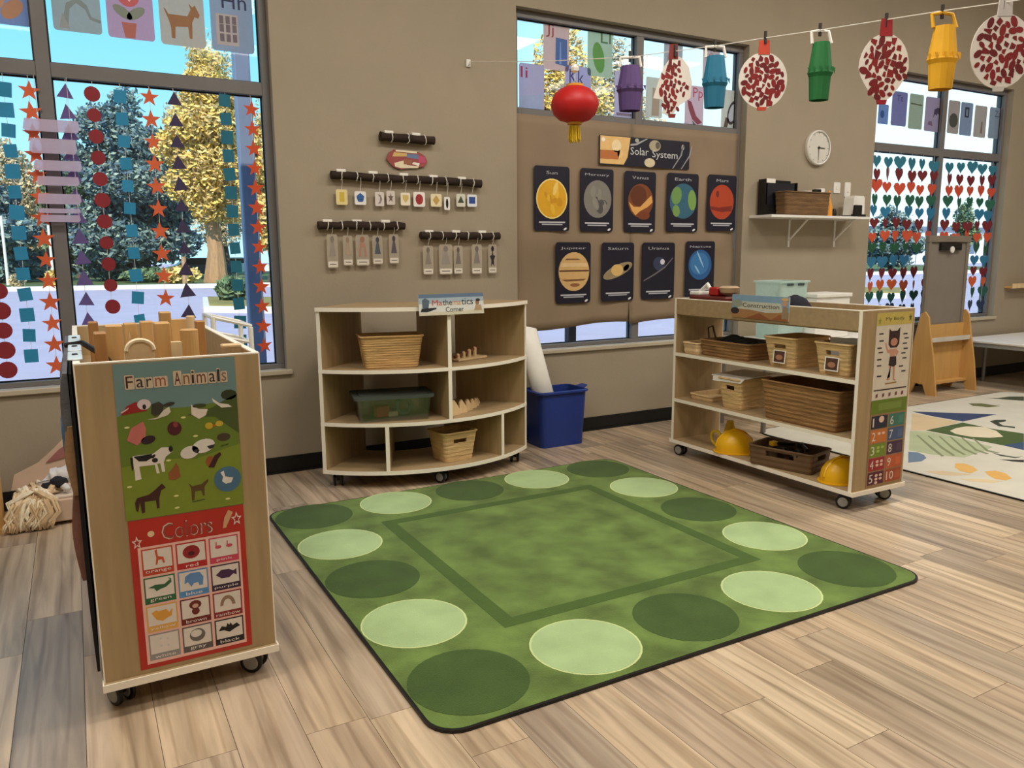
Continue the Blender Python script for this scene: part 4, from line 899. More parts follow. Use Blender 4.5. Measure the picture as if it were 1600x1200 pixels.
def basket(name, label, cat, x, y, z, w, d, h, m, taper=.86, rz=0.0, slot=(), rim=None, grp=None, rows=12, th=.008, rib=.0022):
    t = thing(name, label, cat, (0, 0, 0), grp)
    basket_mesh(w, d, h, taper, th, rib if m is not M_wickl else .0008, slot=slot, rows=rows).build('body', m, t)
    p, _ = ring_pts(w+.004, d+.004, .022); P = [(a, b, h) for a, b in p]
    MB().tube(P+[P[0]], .006, 6).build('rim', rim or m, t, True)
    t.location = (x, y, z); t.rotation_euler = (0, 0, rz)
    return t
T = 0.018
# ================================================================== CURVED SHELF UNIT
CX, CY, R0, R1, A0, A1 = 1.895, 5.09, 0.47, 0.97, -137.0, -49.0
sh_ = thing('curved_bookcase', 'curved front maple shelf unit on casters under the wall sticks', 'shelf', (1.88, 4.45, 0))
def sect(nm, z0, z1, ext=0.0):
    o = MB().sector((CX, CY), R0, R1+ext-.004, A0, A1, z0, z1).build(nm, M_mapleh, sh_)
    MB().sector((CX, CY), R1+ext-.004, R1+ext, A0, A1, z0, z1).build('edge_band', M_edge, o)
sect('top_board', 1.037, 1.06, .008); sect('shelf_board', .682, .703); sect('shelf_board', .372, .393); sect('bottom_board', .085, .108)
def radial(nm, a, z0, z1, th=.022):
    q = math.radians(a); u = Vector((math.cos(q), math.sin(q), 0)); n = Vector((-u.y, u.x, 0))*(th/2); c = Vector((CX, CY, 0))
    o = MB().prism([c+u*r+n*s+Vector((0, 0, z0)) for r, s in ((R0+.003, -1), (R1-.006, -1), (R1-.006, 1), (R0+.003, 1))], (0, 0, z1-z0)).build(nm, M_maple, sh_)
    MB().prism([c+u*r+n*s+Vector((0, 0, z0)) for r, s in ((R1-.006, -1), (R1-.001, -1), (R1-.001, 1), (R1-.006, 1))], (0, 0, z1-z0)).build('edge_band', M_edge, o)
for z0, z1 in ((.108, .372), (.393, .682), (.703, 1.037)):
    radial('side_panel', A0+.7, z0, z1); radial('side_panel', A1-.7, z0, z1)
radial('divider', -91, .703, 1.037); radial('divider', -91, .393, .682); radial('divider', -113.5, .108, .372); radial('divider', -67.5, .108, .372)
for a, r in ((A0+4, R1-.06), (-93, R1-.05), (A1-4, R1-.06), (A0+10, R0+.06), (A1-10, R0+.06)):
    q = math.radians(a); caster(sh_, CX+r*math.cos(q), CY+r*math.sin(q), random.uniform(-.5, .9))
# sign on top
def sign_board(name, label, O, u, v, items, mt):
    n = Vector(u).cross(Vector(v)).normalized()
    s = Sheet(O, u, v, n); t = thing(name, label, 'sign', Vector(O)+Vector(u)*.5)
    mb = MB(); s.slab(mb, [(0, 0), (1, 0), (1, 1), (0, 1)], -.004, 0); mb.build('board', mt, t)
    for nm, it in items: s.pic(nm, t, it, .0006)
    return s
q0, q1 = at_y(656, 494, 4.10), at_y(757, 491, 4.10)
zz = at_y(706, 459, 4.10).z
sign_board('shelf_sign', 'printed sign reading Mathematics Corner on the curved shelf', (q0.x, 4.105, q0.z), (q1.x-q0.x, -.0, 0), (0, .012, zz-q0.z), [
    ('printed_background', [([(0, .82), (1, .82), (1, 1), (0, 1)], (96, 116, 142), 0), ([(0, .55), (1, .62), (1, .82), (0, .82)], (160, 176, 188), 0), ([(0, .0), (1, .0), (1, .2), (0, .14)], (206, 200, 178), 0)]),
    ('computer_picture', [([(.05, .36), (.14, .34), (.16, .7), (.1, .82), (.05, .74)], (84, 100, 116), 1), ([(.02, .18), (.12, .16), (.26, .3), (.26, .36), (.04, .34)], (36, 38, 44), 1)]),
    ('child_picture', [(ell(.9, .55, .03, .12), (150, 110, 84), 1), (ell(.91, .66, .035, .07), (50, 40, 38), 2), ([(.84, .15), (.97, .15), (.96, .42), (.87, .44)], (176, 150, 116), 1)]),
    ('lettering', [('text', 'Ma', .2, .46, .35, .72, (190, 66, 36), 2), ('text', 'the', .36, .46, .50, .74, (70, 60, 60), 2), ('text', 'ma', .51, .46, .64, .64, (200, 140, 70), 2), ('text', 'tics', .65, .46, .83, .76, (36, 36, 40), 2), ('text', 'Corner', .4, .14, .68, .38, (40, 40, 44), 2)])], mat('sign_card', (214, 216, 212), .5, .03))
# things on the curved shelf
def polar(a, r): q = math.radians(a); return CX+r*math.cos(q), CY+r*math.sin(q)
x, y = polar(-112, .80); basket('woven_basket', 'tan woven basket on the top shelf of the curved unit', 'basket', x, y, .704, .36, .22, .185, M_wick, .84, math.radians(-12), rows=26, rib=.0013)
x, y = polar(-112, .79)
t = thing('storage_bin', 'dark clear plastic bin with a lid on the middle curved shelf', 'storage box', (0, 0, 0))
basket_mesh(.44, .27, .135, .92, .004, 0, 4).build('tub', glassy('smoky_plastic', (0.90, 0.92, 0.90), .10, .2), t)
mb = MB(); mb.prism([(a, b, .135) for a, b in rrect(-.235, -.15, .235, .15, .025, 4)], (0, 0, .016)); mb.build('lid', milky('smoky_lid', (130, 140, 132), .35), t)
MB().prism([(a, b, .151) for a, b in rrect(-.2, -.115, .2, .115, .02, 4)], (0, 0, .006)).build('lid_panel', milky('smoky_lid', (130, 140, 132), .35), t)
t.location = (x, y, .394); t.rotation_euler = (0, 0, math.radians(-12))
for nm, lab, dx, dz, rgb, sz in (('toy_block', 'orange toy inside the dark clear bin', -.06, .05, (186, 92, 60), .04), ('toy_ring', 'grey-green toy ring inside the dark clear bin', .07, .05, (120, 140, 128), .045), ('toy_block', 'cream flat toy at the bottom of the dark clear bin', .0, .025, (206, 196, 170), .03)):
    tx, ty = x+dx, y-dx*.2
    mm = mat('toy_%d' % int(dx*100+50), rgb, .5)
    if nm == 'toy_ring':
        ob = MB().tube([(tx+sz*math.cos(q), ty, .394+.007+sz+.014+sz*math.sin(q)) for q in [2*PI*i/18 for i in range(19)]], .014, 8).build(nm, mm, None, True)
    else: ob = MB().bbox(tx-sz, ty-.03, .401, tx+sz, ty+.03, .401+dz*1.4, .006).build(nm, mm)
    tag(ob, lab, 'toy')
x, y = polar(-83.5, .83); basket('handled_basket', 'cream basket with a hand hole on the bottom curved shelf', 'basket', x-.03, y+.02, .109, .24, .2, .18, M_wickl, .80, math.radians(6), slot=(0, 2), rows=14)
x, y = polar(-72, .74)
t = thing('peg_board_toy', 'small wooden peg toy on the top right curved shelf', 'toy', (0, 0, 0))
MB().bbox(-.13, -.045, 0, .13, .045, .014, .003).build('base', M_blockp, t)
for i in range(4): MB().lathe((-.09+i*.05, 0, .014), [(.012, 0), (.012, .022+.01*i), (.004, .03+.01*i)], 10).build('peg', M_blockp, t)
MB().tube([(-.12, 0, .026), (0, .004, .042), (.08, 0, .07), (.1, 0, .06)], .009, 7).build('slope_rail', mat('dark_wood', (110, 60, 36), .5), t, True)
t.location = (x, y, .704); t.rotation_euler = (0, 0, math.radians(20))
for i in range(6):
    a = -86.5+i*4.9; x, y = polar(a, .88-.035*i); s = .095-.010*i
    t = tag(MB().prism([(-s*.42, -.006, 0), (s*.42, -.006, 0), (s*.38, -.006, s*.3), (s*.1, -.006, s*.7), (-s*.15, -.006, s), (-s*.36, -.006, s*.8)], (0, .012, 0)).build('wooden_arch', M_blockp), ['largest pale wooden arch piece next to the shelf divider', 'second largest pale wooden arch piece in the row', 'third pale wooden arch piece in the row', 'fourth pale wooden arch piece in the row', 'fifth pale wooden arch piece in the row', 'smallest pale wooden arch piece at the end of the row'][i], 'toy', 'row of wooden pieces on the middle shelf')
    t.location = (x, y, .394); t.rotation_euler = (0, 0, math.radians(20))
x, y = polar(-63.5, .80)
tag(MB().lathe((x, y, .109), [(.022, 0), (.018, .012), (.003, .055)], 12).build('small_cone', M_blockp), 'tiny pale wooden cone on the bottom right curved shelf', 'toy')

# ================================================================== BLUE BIN AND ROLLED BOARD
bx, by = 2.955, 4.68
t = thing('blue_bin', 'dark blue plastic bin beside the curved shelf', 'bin', (0, 0, 0))
basket_mesh(.39, .26, .40, .90, .005, 0, 5, r=.04).build('tub', M_blue, t, 40)
p, _ = ring_pts(.42, .29, .05); P = [(a, b, .397) for a, b in p]; q_, _ = ring_pts(.39, .26, .04); n = len(p)
mb = MB(); mb.add([(a, b, z) for z in (.385, .397) for a, b in p]+[(a, b, .402) for a, b in q_], sum([[(i, (i+1) % n, n+(i+1) % n, n+i), (n+i, n+(i+1) % n, 2*n+(i+1) % n, 2*n+i)] for i in range(n)], [])); o = mb.build('rim', M_blue, t); md = o.modifiers.new('t', 'SOLIDIFY'); md.thickness = .004
mb = MB(); mb.prism([(.2, -.06, .388), (.255, -.035, .405), (.255, .035, .405), (.2, .06, .388)], (0, 0, .007)); mb.build('handle', M_blue, t)
t.location = (bx, by, 0.0)
vs = []; fs = []; n = 10
lo = Vector((2.94, 4.68, .08)); hi = Vector((2.755, 4.76, .88))
for j in (0, 1):
    c = lo if j == 0 else hi
    for i in range(n+1):
        q = PI*(.95+.9*i/n); rr = .10
        vs.append((c.x+rr*math.cos(q)*.85, c.y+rr*math.sin(q)*.5, c.z+(.0 if j == 0 else -.05*i/n)))
for i in range(n): fs.append((i, i+1, n+2+i, n+1+i))
o = MB().add(vs, fs).build('rolled_board', M_paperw, None, 'all'); md = o.modifiers.new('t', 'SOLIDIFY'); md.thickness = .004
tag(o, 'white curled poster board leaning out of the blue bin', 'poster board')

# ================================================================== LEFT CABINET
LX0, LX1, LY0, LY1, CT = -.022, .478, 2.45, 3.86, 1.06
lc = thing('storage_cabinet', 'tall maple cabinet on casters at left with two posters on its end', 'cabinet', ((LX0+LX1)/2, (LY0+LY1)/2, 0))
def endp(root, x0, x1, y0, y1, z0=.108, z1=CT-.004):
    o = MB().box(x0, y0, z0, x1, y1, z1).build('end_panel', M_maple, root)
    MB().box(x0, y0, z1, x1, y1, CT).build('edge_band', M_edge, o)
    for xa, xb in ((x0-.004, x0), (x1, x1+.004)): MB().box(xa, y0, z0, xb, y1, CT).build('edge_band', M_edge, o)
def cab(root, x0, x1, y0, y1, tray_z, shelves, rail, side_closed):
    endp(root, x0+.004, x1-.004, y0, y0+T); endp(root, x0+.004, x1-.004, y1-T, y1)
    o = MB().box(x0, y0-.012, .085, x1, y1+.012, .108).build('bottom_board', M_mapleh, root)
    for xa, xb in ((x0-.004, x0), (x1, x1+.004)): MB().box(xa, y0-.016, .085, xb, y1+.016, .108).build('edge_band', M_edge, o)
    for ya, yb in ((y0-.016, y0-.012), (y1+.012, y1+.016)): MB().box(x0, ya, .085, x1, yb, .108).build('edge_band', M_edge, o)
    for sx0, sx1 in ((x0, x0+T), (x1-T, x1)):
        o = MB().box(sx0, y0+T, CT-rail, sx1, y1-T, CT-.004).build('top_rail', M_mapleh, root)
        MB().box(sx0, y0+T, CT-.004, sx1, y1-T, CT).build('edge_band', M_edge, o)
    MB().box(x0+T, y0+T, tray_z-.014, x1-T, y1-T, tray_z).build('tray_board', M_mapleh, root)
    for z in shelves:
        o = MB().box(x0+.004, y0+T, z-.021, x1-.004, y1-T, z).build('shelf_board', M_mapleh, root)
        for xa, xb in ((x0, x0+.004), (x1-.004, x1)): MB().box(xa, y0+T, z-.021, xb, y1-T, z).build('edge_band', M_edge, o)
    for xc, yc, a in ((x0+.05, y0+.06, .5), (x1-.05, y0+.06, .95), (x0+.05, y1-.06, .2), (x1-.05, y1-.06, -.4)): caster(root, xc, yc, a)
cab(lc, LX0, LX1, LY0, LY1, CT-.13, (.70, .39), .13, True)
MB().box(LX0+.22, LY0+T, .108, LX0+.235, LY1-T, CT-.145).build('middle_panel', M_maple, lc)
# posters on its end
s = wall_sheet(.075, .592, .404, 1.052, LY0-.0008)
fp = thing('farm_poster', 'poster reading Farm Animals on the end of the left cabinet', 'poster', (.24, LY0, .592))
mb = MB(); s.slab(mb, [(0, 0), (1, 0), (1, 1), (0, 1)], 0, .0006); mb.build('paper', mat('poster_sky', (112, 142, 142), .45, .05, 6), fp)
E1 = .0010
HILLS = [([(0, .0), (1, .0), (1, .56), (.78, .61), (.55, .60), (.42, .605), (.25, .63), (.1, .60), (0, .58)], (104, 126, 42), 0), ([(.55, .555), (.78, .585), (.9, .625), (1, .65), (1, .42), (.8, .53)], (72, 88, 40), 1), ([(0, 0), (1, 0), (1, .36), (.6, .30), (.3, .33), (0, .30)], (124, 142, 44), 1), (ell(.93, .65, .07, .03, 10), (46, 56, 30), 1)]
cols = [(70, 34, 30), (40, 40, 44), (40, 40, 44), (156, 84, 60), (150, 96, 70)]
its = []
def word(wd, x0, x1, y0, hh, cols):
    wds = []; wts = {'m': 1.5, 'i': .45, 'l': .45, 'r': .75, 's': .85}
    tot = sum(wts.get(c, 1) for c in wd); x = x0
    for i, ch in enumerate(wd):
        ww = (x1-x0)*wts.get(ch, 1)/tot; top = hh if ch.isupper() or ch in 'lid' else hh*.72
        its.append((rrect(x+ww*.02, y0-.008, x+ww*.96, y0+top+.008, .008, 2), (206, 186, 160), 2)); its.append(('text', ch, x+ww*.14, y0, x+ww*.82, y0+top, cols[i % len(cols)], 3)); x += ww
word('Farm', .08, .43, .845, .075, cols); word('Animals', .47, .93, .845, .08, [(84, 30, 30), (130, 90, 60), (60, 40, 36), (100, 60, 44), (36, 36, 40), (44, 44, 48), (130, 110, 90)])
s.pic('title_lettering', fp, its, E1)
BAND = {'hills_picture': (0, .785), 'barn_picture': (.68, .77), 'dog_picture': (.635, .745), 'hen_picture': (.61, .71), 'goose_picture': (.67, .74), 'pig_picture': (.48, .63), 'rooster_picture': (.52, .61), 'chicks_picture': (.535, .585), 'cow_picture': (.255, .455), 'sheep_picture': (.355, .475), 'cat_picture': (.41, .50), 'rabbit_picture': (.225, .34), 'turkey_picture': (.275, .375), 'horse_picture': (.035, .215), 'goat_picture': (.06, .205), 'pond_and_duck_picture': (.10, .27)}
def anim(nm, *it):
    vv = [b for p_, _c, _l in it for a, b in p_]; lo_, hi_ = min(vv), max(vv); t0, t1 = BAND.get(nm, (lo_, hi_))
    s.pic(nm, fp, [([(a, t0+(b-lo_)*(t1-t0)/(hi_-lo_)) for a, b in p_], c_, l_) for p_, c_, l_ in it], E1)
anim('hills_picture', *HILLS)
W_, K_, BR = (226, 218, 206), (26, 24, 26), (66, 34, 30)
anim('barn_picture', ([(.03, .50), (.08, .57), (.15, .60), (.24, .58), (.24, .52)], (150, 36, 34), 3), ([(.03, .525), (.1, .56), (.09, .545), (.04, .515)], (226, 190, 184), 4), (ell(.22, .575, .055, .045, 14), (214, 200, 200), 4), (ell(.22, .555, .015, .022, 8), (30, 28, 28), 5))
anim('dog_picture', ([(.27, .50), (.28, .585), (.34, .60), (.38, .565), (.36, .50), (.3, .47)], (58, 56, 44), 3), ([(.24, .45), (.32, .46), (.37, .52), (.42, .55), (.43, .5), (.4, .47), (.3, .445)], (214, 204, 186), 4), (ell(.42, .57, .05, .018, 10, 10), (54, 54, 40), 4))
anim('hen_picture', ([(.6, .55), (.66, .5), (.74, .49), (.72, .43), (.66, .40), (.6, .45)], (226, 214, 200), 3), (ell(.67, .53, .06, .02, 10), (64, 70, 40), 4))
anim('goose_picture', ([(.78, .58), (.84, .55), (.92, .54), (.95, .525), (.86, .525), (.79, .56)], (222, 214, 200), 3))
anim('pig_picture', ([(.06, .33), (.1, .41), (.15, .43), (.2, .45), (.22, .4), (.21, .34), (.14, .29)], (196, 112, 104), 3), (ell(.23, .32, .06, .028, 14, 8), (46, 26, 36), 3))
anim('rooster_picture', (ell(.45, .385, .06, .045, 14), (78, 26, 34), 3), (ell(.46, .41, .02, .02, 8), (140, 60, 60), 4))
anim('chicks_picture', (ell(.74, .36, .035, .03, 12), (196, 168, 44), 3), (ell(.83, .37, .035, .025, 12), (196, 172, 56), 3), (ell(.785, .36, .015, .012, 8), (176, 100, 36), 4))
anim('cow_picture', ([(.08, .28), (.1, .3), (.26, .3), (.33, .335), (.40, .33), (.42, .3), (.36, .27), (.34, .235), (.345, .17), (.32, .17), (.31, .23), (.285, .23), (.30, .165), (.275, .165), (.265, .225), (.14, .225), (.15, .14), (.1, .135), (.1, .2)], W_, 3), ([(.1, .295), (.25, .30), (.25, .275), (.2, .255), (.14, .26)], K_, 4), ([(.075, .29), (.095, .29), (.095, .22), (.08, .2)], K_, 4), (ell(.27, .255, .025, .016, 10), K_, 4), (ell(.405, .318, .018, .022, 8), K_, 4), (ell(.26, .282, .02, .01, 8, 30), K_, 4))
anim('sheep_picture', (ell(.56, .262, .08, .05, 16, 10), (222, 214, 204), 3), (ell(.68, .30, .1, .055, 16, 10), (228, 222, 212), 3), ([(.71, .295), (.78, .305), (.76, .275), (.73, .27)], (44, 38, 40), 4), (ell(.62, .268, .025, .012, 8), (50, 44, 44), 4))
anim('cat_picture', (ell(.86, .31, .06, .025, 12), (70, 58, 40), 3), ([(.83, .255), (.9, .265), (.9, .26), (.83, .25)], (56, 66, 30), 3))
anim('rabbit_picture', ([(.37, .12), (.37, .16), (.42, .2), (.44, .225), (.46, .19), (.47, .13), (.42, .11)], (146, 88, 44), 3))
anim('turkey_picture', (ell(.73, .2, .04, .03, 10), (150, 84, 44), 3), ([(.71, .17), (.76, .165), (.8, .21), (.83, .23), (.82, .245), (.77, .23), (.74, .2)], (64, 28, 30), 4))
anim('horse_picture', ([(.08, .09), (.1, .115), (.2, .125), (.26, .15), (.31, .175), (.34, .15), (.3, .14), (.28, .1), (.275, .045), (.255, .045), (.25, .09), (.16, .09), (.155, .035), (.13, .03), (.12, .09), (.1, .04), (.085, .05)], BR, 3))
anim('goat_picture', ([(.53, .15), (.56, .13), (.64, .135), (.70, .16), (.70, .145), (.665, .12), (.66, .07), (.645, .07), (.635, .1), (.58, .1), (.57, .05), (.55, .05), (.55, .12)], (92, 68, 34), 3), ([(.55, .04), (.66, .045), (.66, .05), (.55, .045)], (60, 80, 26), 3))
anim('pond_and_duck_picture', (ell(.87, .14, .12, .085, 18), (72, 112, 140), 3), ([(.81, .19), (.84, .2), (.85, .16), (.92, .145), (.9, .115), (.85, .11), (.82, .13), (.83, .16)], (226, 222, 214), 4))
anim('flower_dots', *[(ell(a, b, .022, .007, 8), (222, 222, 150), 3) for a, b in [(.07, .60), (.53, .63), (.62, .50), (.38, .36), (.05, .22), (.42, .12), (.42, .04), (.86, .05)]])
# colours poster
s = wall_sheet(.078, .122, .402, .589, LY0-.0008)
cp = thing('colors_poster', 'red poster reading Colors with twelve picture squares on the left cabinet', 'poster', (.24, LY0, .122))
mb = MB(); s.slab(mb, [(0, 0), (1, 0), (1, 1), (0, 1)], 0, .0006); mb.build('paper', mat('poster_red', (184, 46, 36), .45, .08, 8), cp)
s.pic('title_lettering', cp, [('text', 'Colors', .27, .845, .71, .955, (220, 196, 176), 2), ('text', 'Colors', .28, .85, .70, .948, (150, 70, 60), 3)], E1)
for it in ([(star(.06, .855, .045, .02), (236, 214, 204), 2), (star(.06, .855, .025, .012), (176, 42, 36), 3)], [(star(.93, .91, .05, .022), (236, 214, 204), 2), (star(.93, .91, .028, .014), (176, 42, 36), 3)]): s.pic('star_print', cp, it, E1)
s.pic('paint_pot_print', cp, [(ell(.18, .9, .03, .02, 10), (232, 206, 160), 2)], E1); s.pic('brush_print', cp, [([(.8, .86), (.83, .86), (.9, .96), (.86, .98), (.82, .93)], (206, 160, 120), 2)], E1)
s.pic('pink_grid_frame', cp, [([(.06, .03), (.95, .03), (.95, .82), (.06, .82)], (240, 190, 178), 1)], E1)
GRID = [[('orange', (206, 84, 52), (196, 70, 44)), ('red', (150, 34, 40), (186, 40, 46)), ('pink', (206, 80, 100), (206, 70, 96))],
        [('green', (52, 100, 64), (44, 104, 64)), ('blue', (96, 142, 196), (88, 146, 200)), ('purple', (74, 40, 78), (52, 36, 60))],
        [('yellow', (224, 160, 66), (226, 172, 86)), ('brown', (110, 40, 32), (112, 36, 34)), ('rainbow', (150, 120, 100), (140, 40, 40))],
        [('white', (206, 206, 206), (150, 146, 146)), ('gray', (110, 104, 100), (96, 90, 88)), ('black', (24, 22, 26), (30, 28, 32))]]
for r in range(4):
    for c_ in range(3):
        nm, colp, colb = GRID[r][c_]; x0 = .085+c_*.29; x1 = x0+.265; y1 = .805-r*.192; y0 = y1-.178; mx, my = (x0+x1)/2, y0+.11
        it = [([(x0, y0), (x1, y0), (x1, y1), (x0, y1)], colb, 2), ([(x0+.012, y0+.042), (x1-.012, y0+.042), (x1-.012, y1-.009), (x0+.012, y1-.009)], (226, 216, 206), 3), ('text', nm, mx-min(.018*len(nm), .11), y0+.010, mx+min(.018*len(nm), .11), y0+.032, (236, 226, 220), 3)]
        d = lambda pts: [(mx+a, my+b) for a, b in pts]
        fig = {'orange': [d([(-.02, -.045), (-.01, .0), (-.02, .05), (.0, .058), (.005, .01), (.05, .0), (.06, -.04), (.045, -.04), (.035, -.015), (.005, -.015), (-.005, -.045)])],
               'red': [ell(mx, my, .075, .045, 16)], 'pink': [ell(mx-.05, my, .03, .012, 10), ell(mx+.05, my, .03, .012, 10), d([(-.075, 0), (-.07, .035), (-.06, .035), (-.065, 0)]), d([(.025, 0), (.03, .035), (.04, .035), (.035, 0)])],
               'green': [d([(-.1, .0), (-.04, .015), (.04, .01), (.09, .035), (.07, .05), (.1, .04), (.1, .015), (.05, -.012), (.0, -.02), (-.03, -.03), (-.05, -.008)])],
               'blue': [d([(-.08, -.02), (-.07, .03), (-.02, .05), (.06, .045), (.09, .01), (.08, -.045), (.05, -.045), (.04, -.02), (.0, -.025), (-.02, -.045), (-.05, -.01)])],
               'purple': [d([(-.09, 0), (-.04, .03), (.03, .03), (.07, .012), (.1, .025), (.1, -.02), (.07, -.008), (.03, -.03), (-.04, -.028)])],
               'yellow': [d([(-.09, .02), (-.05, .035), (-.03, .025), (.04, .03), (.06, .005), (.09, .03), (.08, -.02), (.04, -.03), (.0, -.045), (-.05, -.03)])],
               'brown': [ell(mx, my+.02, .055, .03, 12), ell(mx, my-.025, .035, .025, 12)],
               'rainbow': [[(mx+.07*math.cos(v), my-.03+.07*math.sin(v)) for v in [PI*i/10 for i in range(11)]] + [(mx-.04*math.cos(v), my-.03+.045*math.sin(v)) for v in [PI*i/10 for i in range(11)]]],
               'white': [ell(mx+a, my+b, .012, .008, 6) for a, b in ((-.03, .03), (.03, .02), (-.03, -.02), (.03, -.025))],
               'gray': [ell(mx, my, .07, .045, 14)],
               'black': [d([(-.1, -.01), (-.07, .02), (-.03, .01), (-.015, .035), (.0, .02), (.015, .035), (.03, .012), (.07, .025), (.1, .0), (.06, -.01), (.0, -.03), (-.05, -.012)])]}[nm]
        for k_, q in enumerate(fig): it.append((q, colp, 4+k_*.2))
        if nm == 'gray': it.append((ell(mx-.01, my+.012, .05, .026, 14), (222, 214, 206), 5))
        if nm == 'brown': it.append((ell(mx, my+.012, .028, .015, 10), (206, 170, 150), 5))
        if nm == 'red': it.append((ell(mx, my-.01, .03, .015, 10), (84, 20, 26), 5))
        s.pic('%s_square' % nm, cp, it, E1)
# cloth pocket hanging on its far side, clips along the rim
po = thing('fabric_organiser', 'printed fabric pocket hanging down the left side of the left cabinet', 'organiser', (-.06, 3.1, .2))
M_cl = [mat('fabric_tan', (150, 118, 84), .9, .2, 12, .3, 60), mat('fabric_blue', (84, 122, 160), .9, .2, 12, .3, 60), mat('fabric_rose', (132, 92, 80), .9, .2, 12, .3, 60), mat('fabric_grey', (110, 110, 116), .9, .2, 12, .3, 60)]
def drape(nm, y0, y1, z0, z1, bulge, m, seed, xb=LX0-.006):
    nz, ny = 12, 6; vs = []; fs = []; rw = nz+3
    for k in range(ny+1):
        y = y0+(y1-y0)*k/ny
        vs.append((xb, y, z1)); vs.append((xb, y, z0))
        for j in range(nz+1):
            b = j/nz; d = .003+bulge*(math.sin(PI*(.12+.80*b))**.7)*(.88+.12*math.sin(k*1.3+seed+b*4))
            vs.append((xb-d, y, z0+(z1-z0)*b))
    for k in range(ny):
        for i in range(rw):
            a, b = k*rw+i, k*rw+(i+1) % rw; fs.append((a, b, b+rw, a+rw))
    fs.append(list(range(rw))); fs.append([ny*rw+i for i in range(rw)])
    MB().add(vs, fs).build(nm, m, po, 35)
drape('back_cloth', LY0+.02, 3.75, .14, 1.03, .010, mat('black_cloth', (26, 24, 24), .9, .2, 20), 1)
drape('pocket', 2.49, 3.7, .86, 1.03, .026, M_cl[3], 2, LX0-.016); drape('pocket', 2.75, 3.7, .68, .88, .040, M_cl[1], 3, LX0-.016); drape('pocket', 2.48, 2.74, .68, .88, .024, M_cl[0], 4, LX0-.016); drape('pocket', 2.49, 3.7, .42, .68, .024, M_cl[2], 5, LX0-.016)
for i, (ya, yb) in enumerate(((2.52, 2.72), (2.76, 2.98), (3.05, 3.30))):
    t = thing('rim_clip', ['white clip on the left cabinet rim nearest the camera', 'middle white clip on the left cabinet rim', 'farthest white clip on the left cabinet rim'][i], 'clip', (LX0, (ya+yb)/2, CT), 'clips on the cabinet rim')
    MB().bbox(LX0-.012, ya, CT+.001, LX0+.026, yb, CT+.007, .002).build('clip_bar', mat('pale_blue_clip', (206, 222, 232), .4), t)
    MB().lathe((LX0+.007, (ya+yb)/2, CT+.007), [(.009, 0), (.007, .004)], 10).build('rivet', M_black, t)
mb = MB().tube([(LX0-.02, 2.95, CT+.004), (LX0+.03, 2.93, CT+.012), (LX0+.09, 2.75, CT-.02), (LX0+.12, 2.62, CT-.06)], .009, 6)
tag(mb.build('black_strap', M_black, None, True), 'black strap trailing from the rim into the block tray', 'strap')

# wooden blocks in the tray
TZ = CT-.13
def blk(name, label, shape, px0, px1, pyt, Y, dep, m=M_block):
    """stands on the tray at depth Y; seen width px0..px1, seen top pyt"""
    a = at_y(px0, pyt, Y); b = at_y(px1, pyt, Y); x0, x1, z1 = a.x, b.x, a.z; h = z1-TZ; w_ = x1-x0
    mb = MB()
    if shape == 'box': mb.bbox(x0, Y, TZ+.0005, x1, Y+dep, z1, .003)
    elif shape == 'cyl': mb.lathe(((x0+x1)/2, Y+w_/2, TZ+.0005), [(w_/2-.002, 0), (w_/2, .002), (w_/2, h-.003), (w_/2-.003, h-.0005)], 20)
    elif shape == 'arch':
        pts = [(x0, TZ+.0005), (x0, z1), (x1, z1), (x1, TZ+.0005)] + [((x0+x1)/2+w_*.28*math.cos(t_), TZ+.0005+min(h*.7, w_*.4)*math.sin(t_)) for t_ in [PI*i/8 for i in range(9)]]
        mb.prism([(p, Y, q) for p, q in pts], (0, dep, 0))
    elif shape == 'half':
        zc = max(TZ+.0005, z1-w_*.42)
        pts = [((x0+x1)/2+w_/2*math.cos(t_), zc+(z1-zc)*math.sin(t_)) for t_ in [PI*i/14 for i in range(15)]]+[(x0, TZ+.0005), (x1, TZ+.0005)]
        mb.prism([(p, Y, q) for p, q in pts], (0, dep, 0))
    elif shape == 'curve':
        pts = [(x0, z1), (x1, z1)] + [(x1-w_*.05*math.sin(PI*i/6), z1-h*i/6) for i in range(1, 6)] + [(x1, TZ+.0005), (x0, TZ+.0005)]
        mb.prism([(p, Y, q) for p, q in pts], (0, dep, 0))
    elif shape == 'tri':
        e = .17*w_
        pts = [(x0, TZ+.0005), ((x0+x1)/2, z1), (x1, TZ+.0005), (x1-e*1.6, TZ+.0005+e), ((x0+x1)/2, z1-e*2), (x0+e*1.6, TZ+.0005+e)]
        mb.prism([(p, Y, q) for p, q in pts], (0, dep, 0))
    return tag(mb.build(name, m), label, 'block', 'wooden blocks in the cabinet tray')
blk('wooden_block', 'dark-faced upright block at the far left of the block tray', 'box', 137, 153, 504, 3.05, .06, M_block_shade)
blk('wooden_block', 'square block in the front left corner of the block tray', 'box', 146, 166, 521, 2.62, .07, M_block_shade)
blk('curved_block', 'wide curved block behind the square front left block', 'curve', 165, 191, 511, 2.74, .09)
blk('half_round_block', 'pale half-round block standing at the front of the tray', 'half', 194, 241, 531, 2.55, .035, M_blockp)
blk('triangle_block', 'small open triangle block behind the half-round one', 'tri', 189, 216, 520, 2.595, .03, M_blockp)
hb = bpy.data.objects['half_round_block']; _a, _b = at_y(194, 531, 2.55), at_y(241, 531, 2.55); _w = _b.x-_a.x; _c = (_a.x+_b.x)/2; _zc = max(TZ+.0005, _a.z-_w*.42)
o = MB().tube([(_c+(_w/2-.003)*math.cos(v), 2.549, _zc+(_a.z-_zc-.003)*math.sin(v)) for v in [PI*i/16 for i in range(17)]], .006, 6).build('rim', mat('cream_block_rim', (240, 222, 188), .5), hb, True)
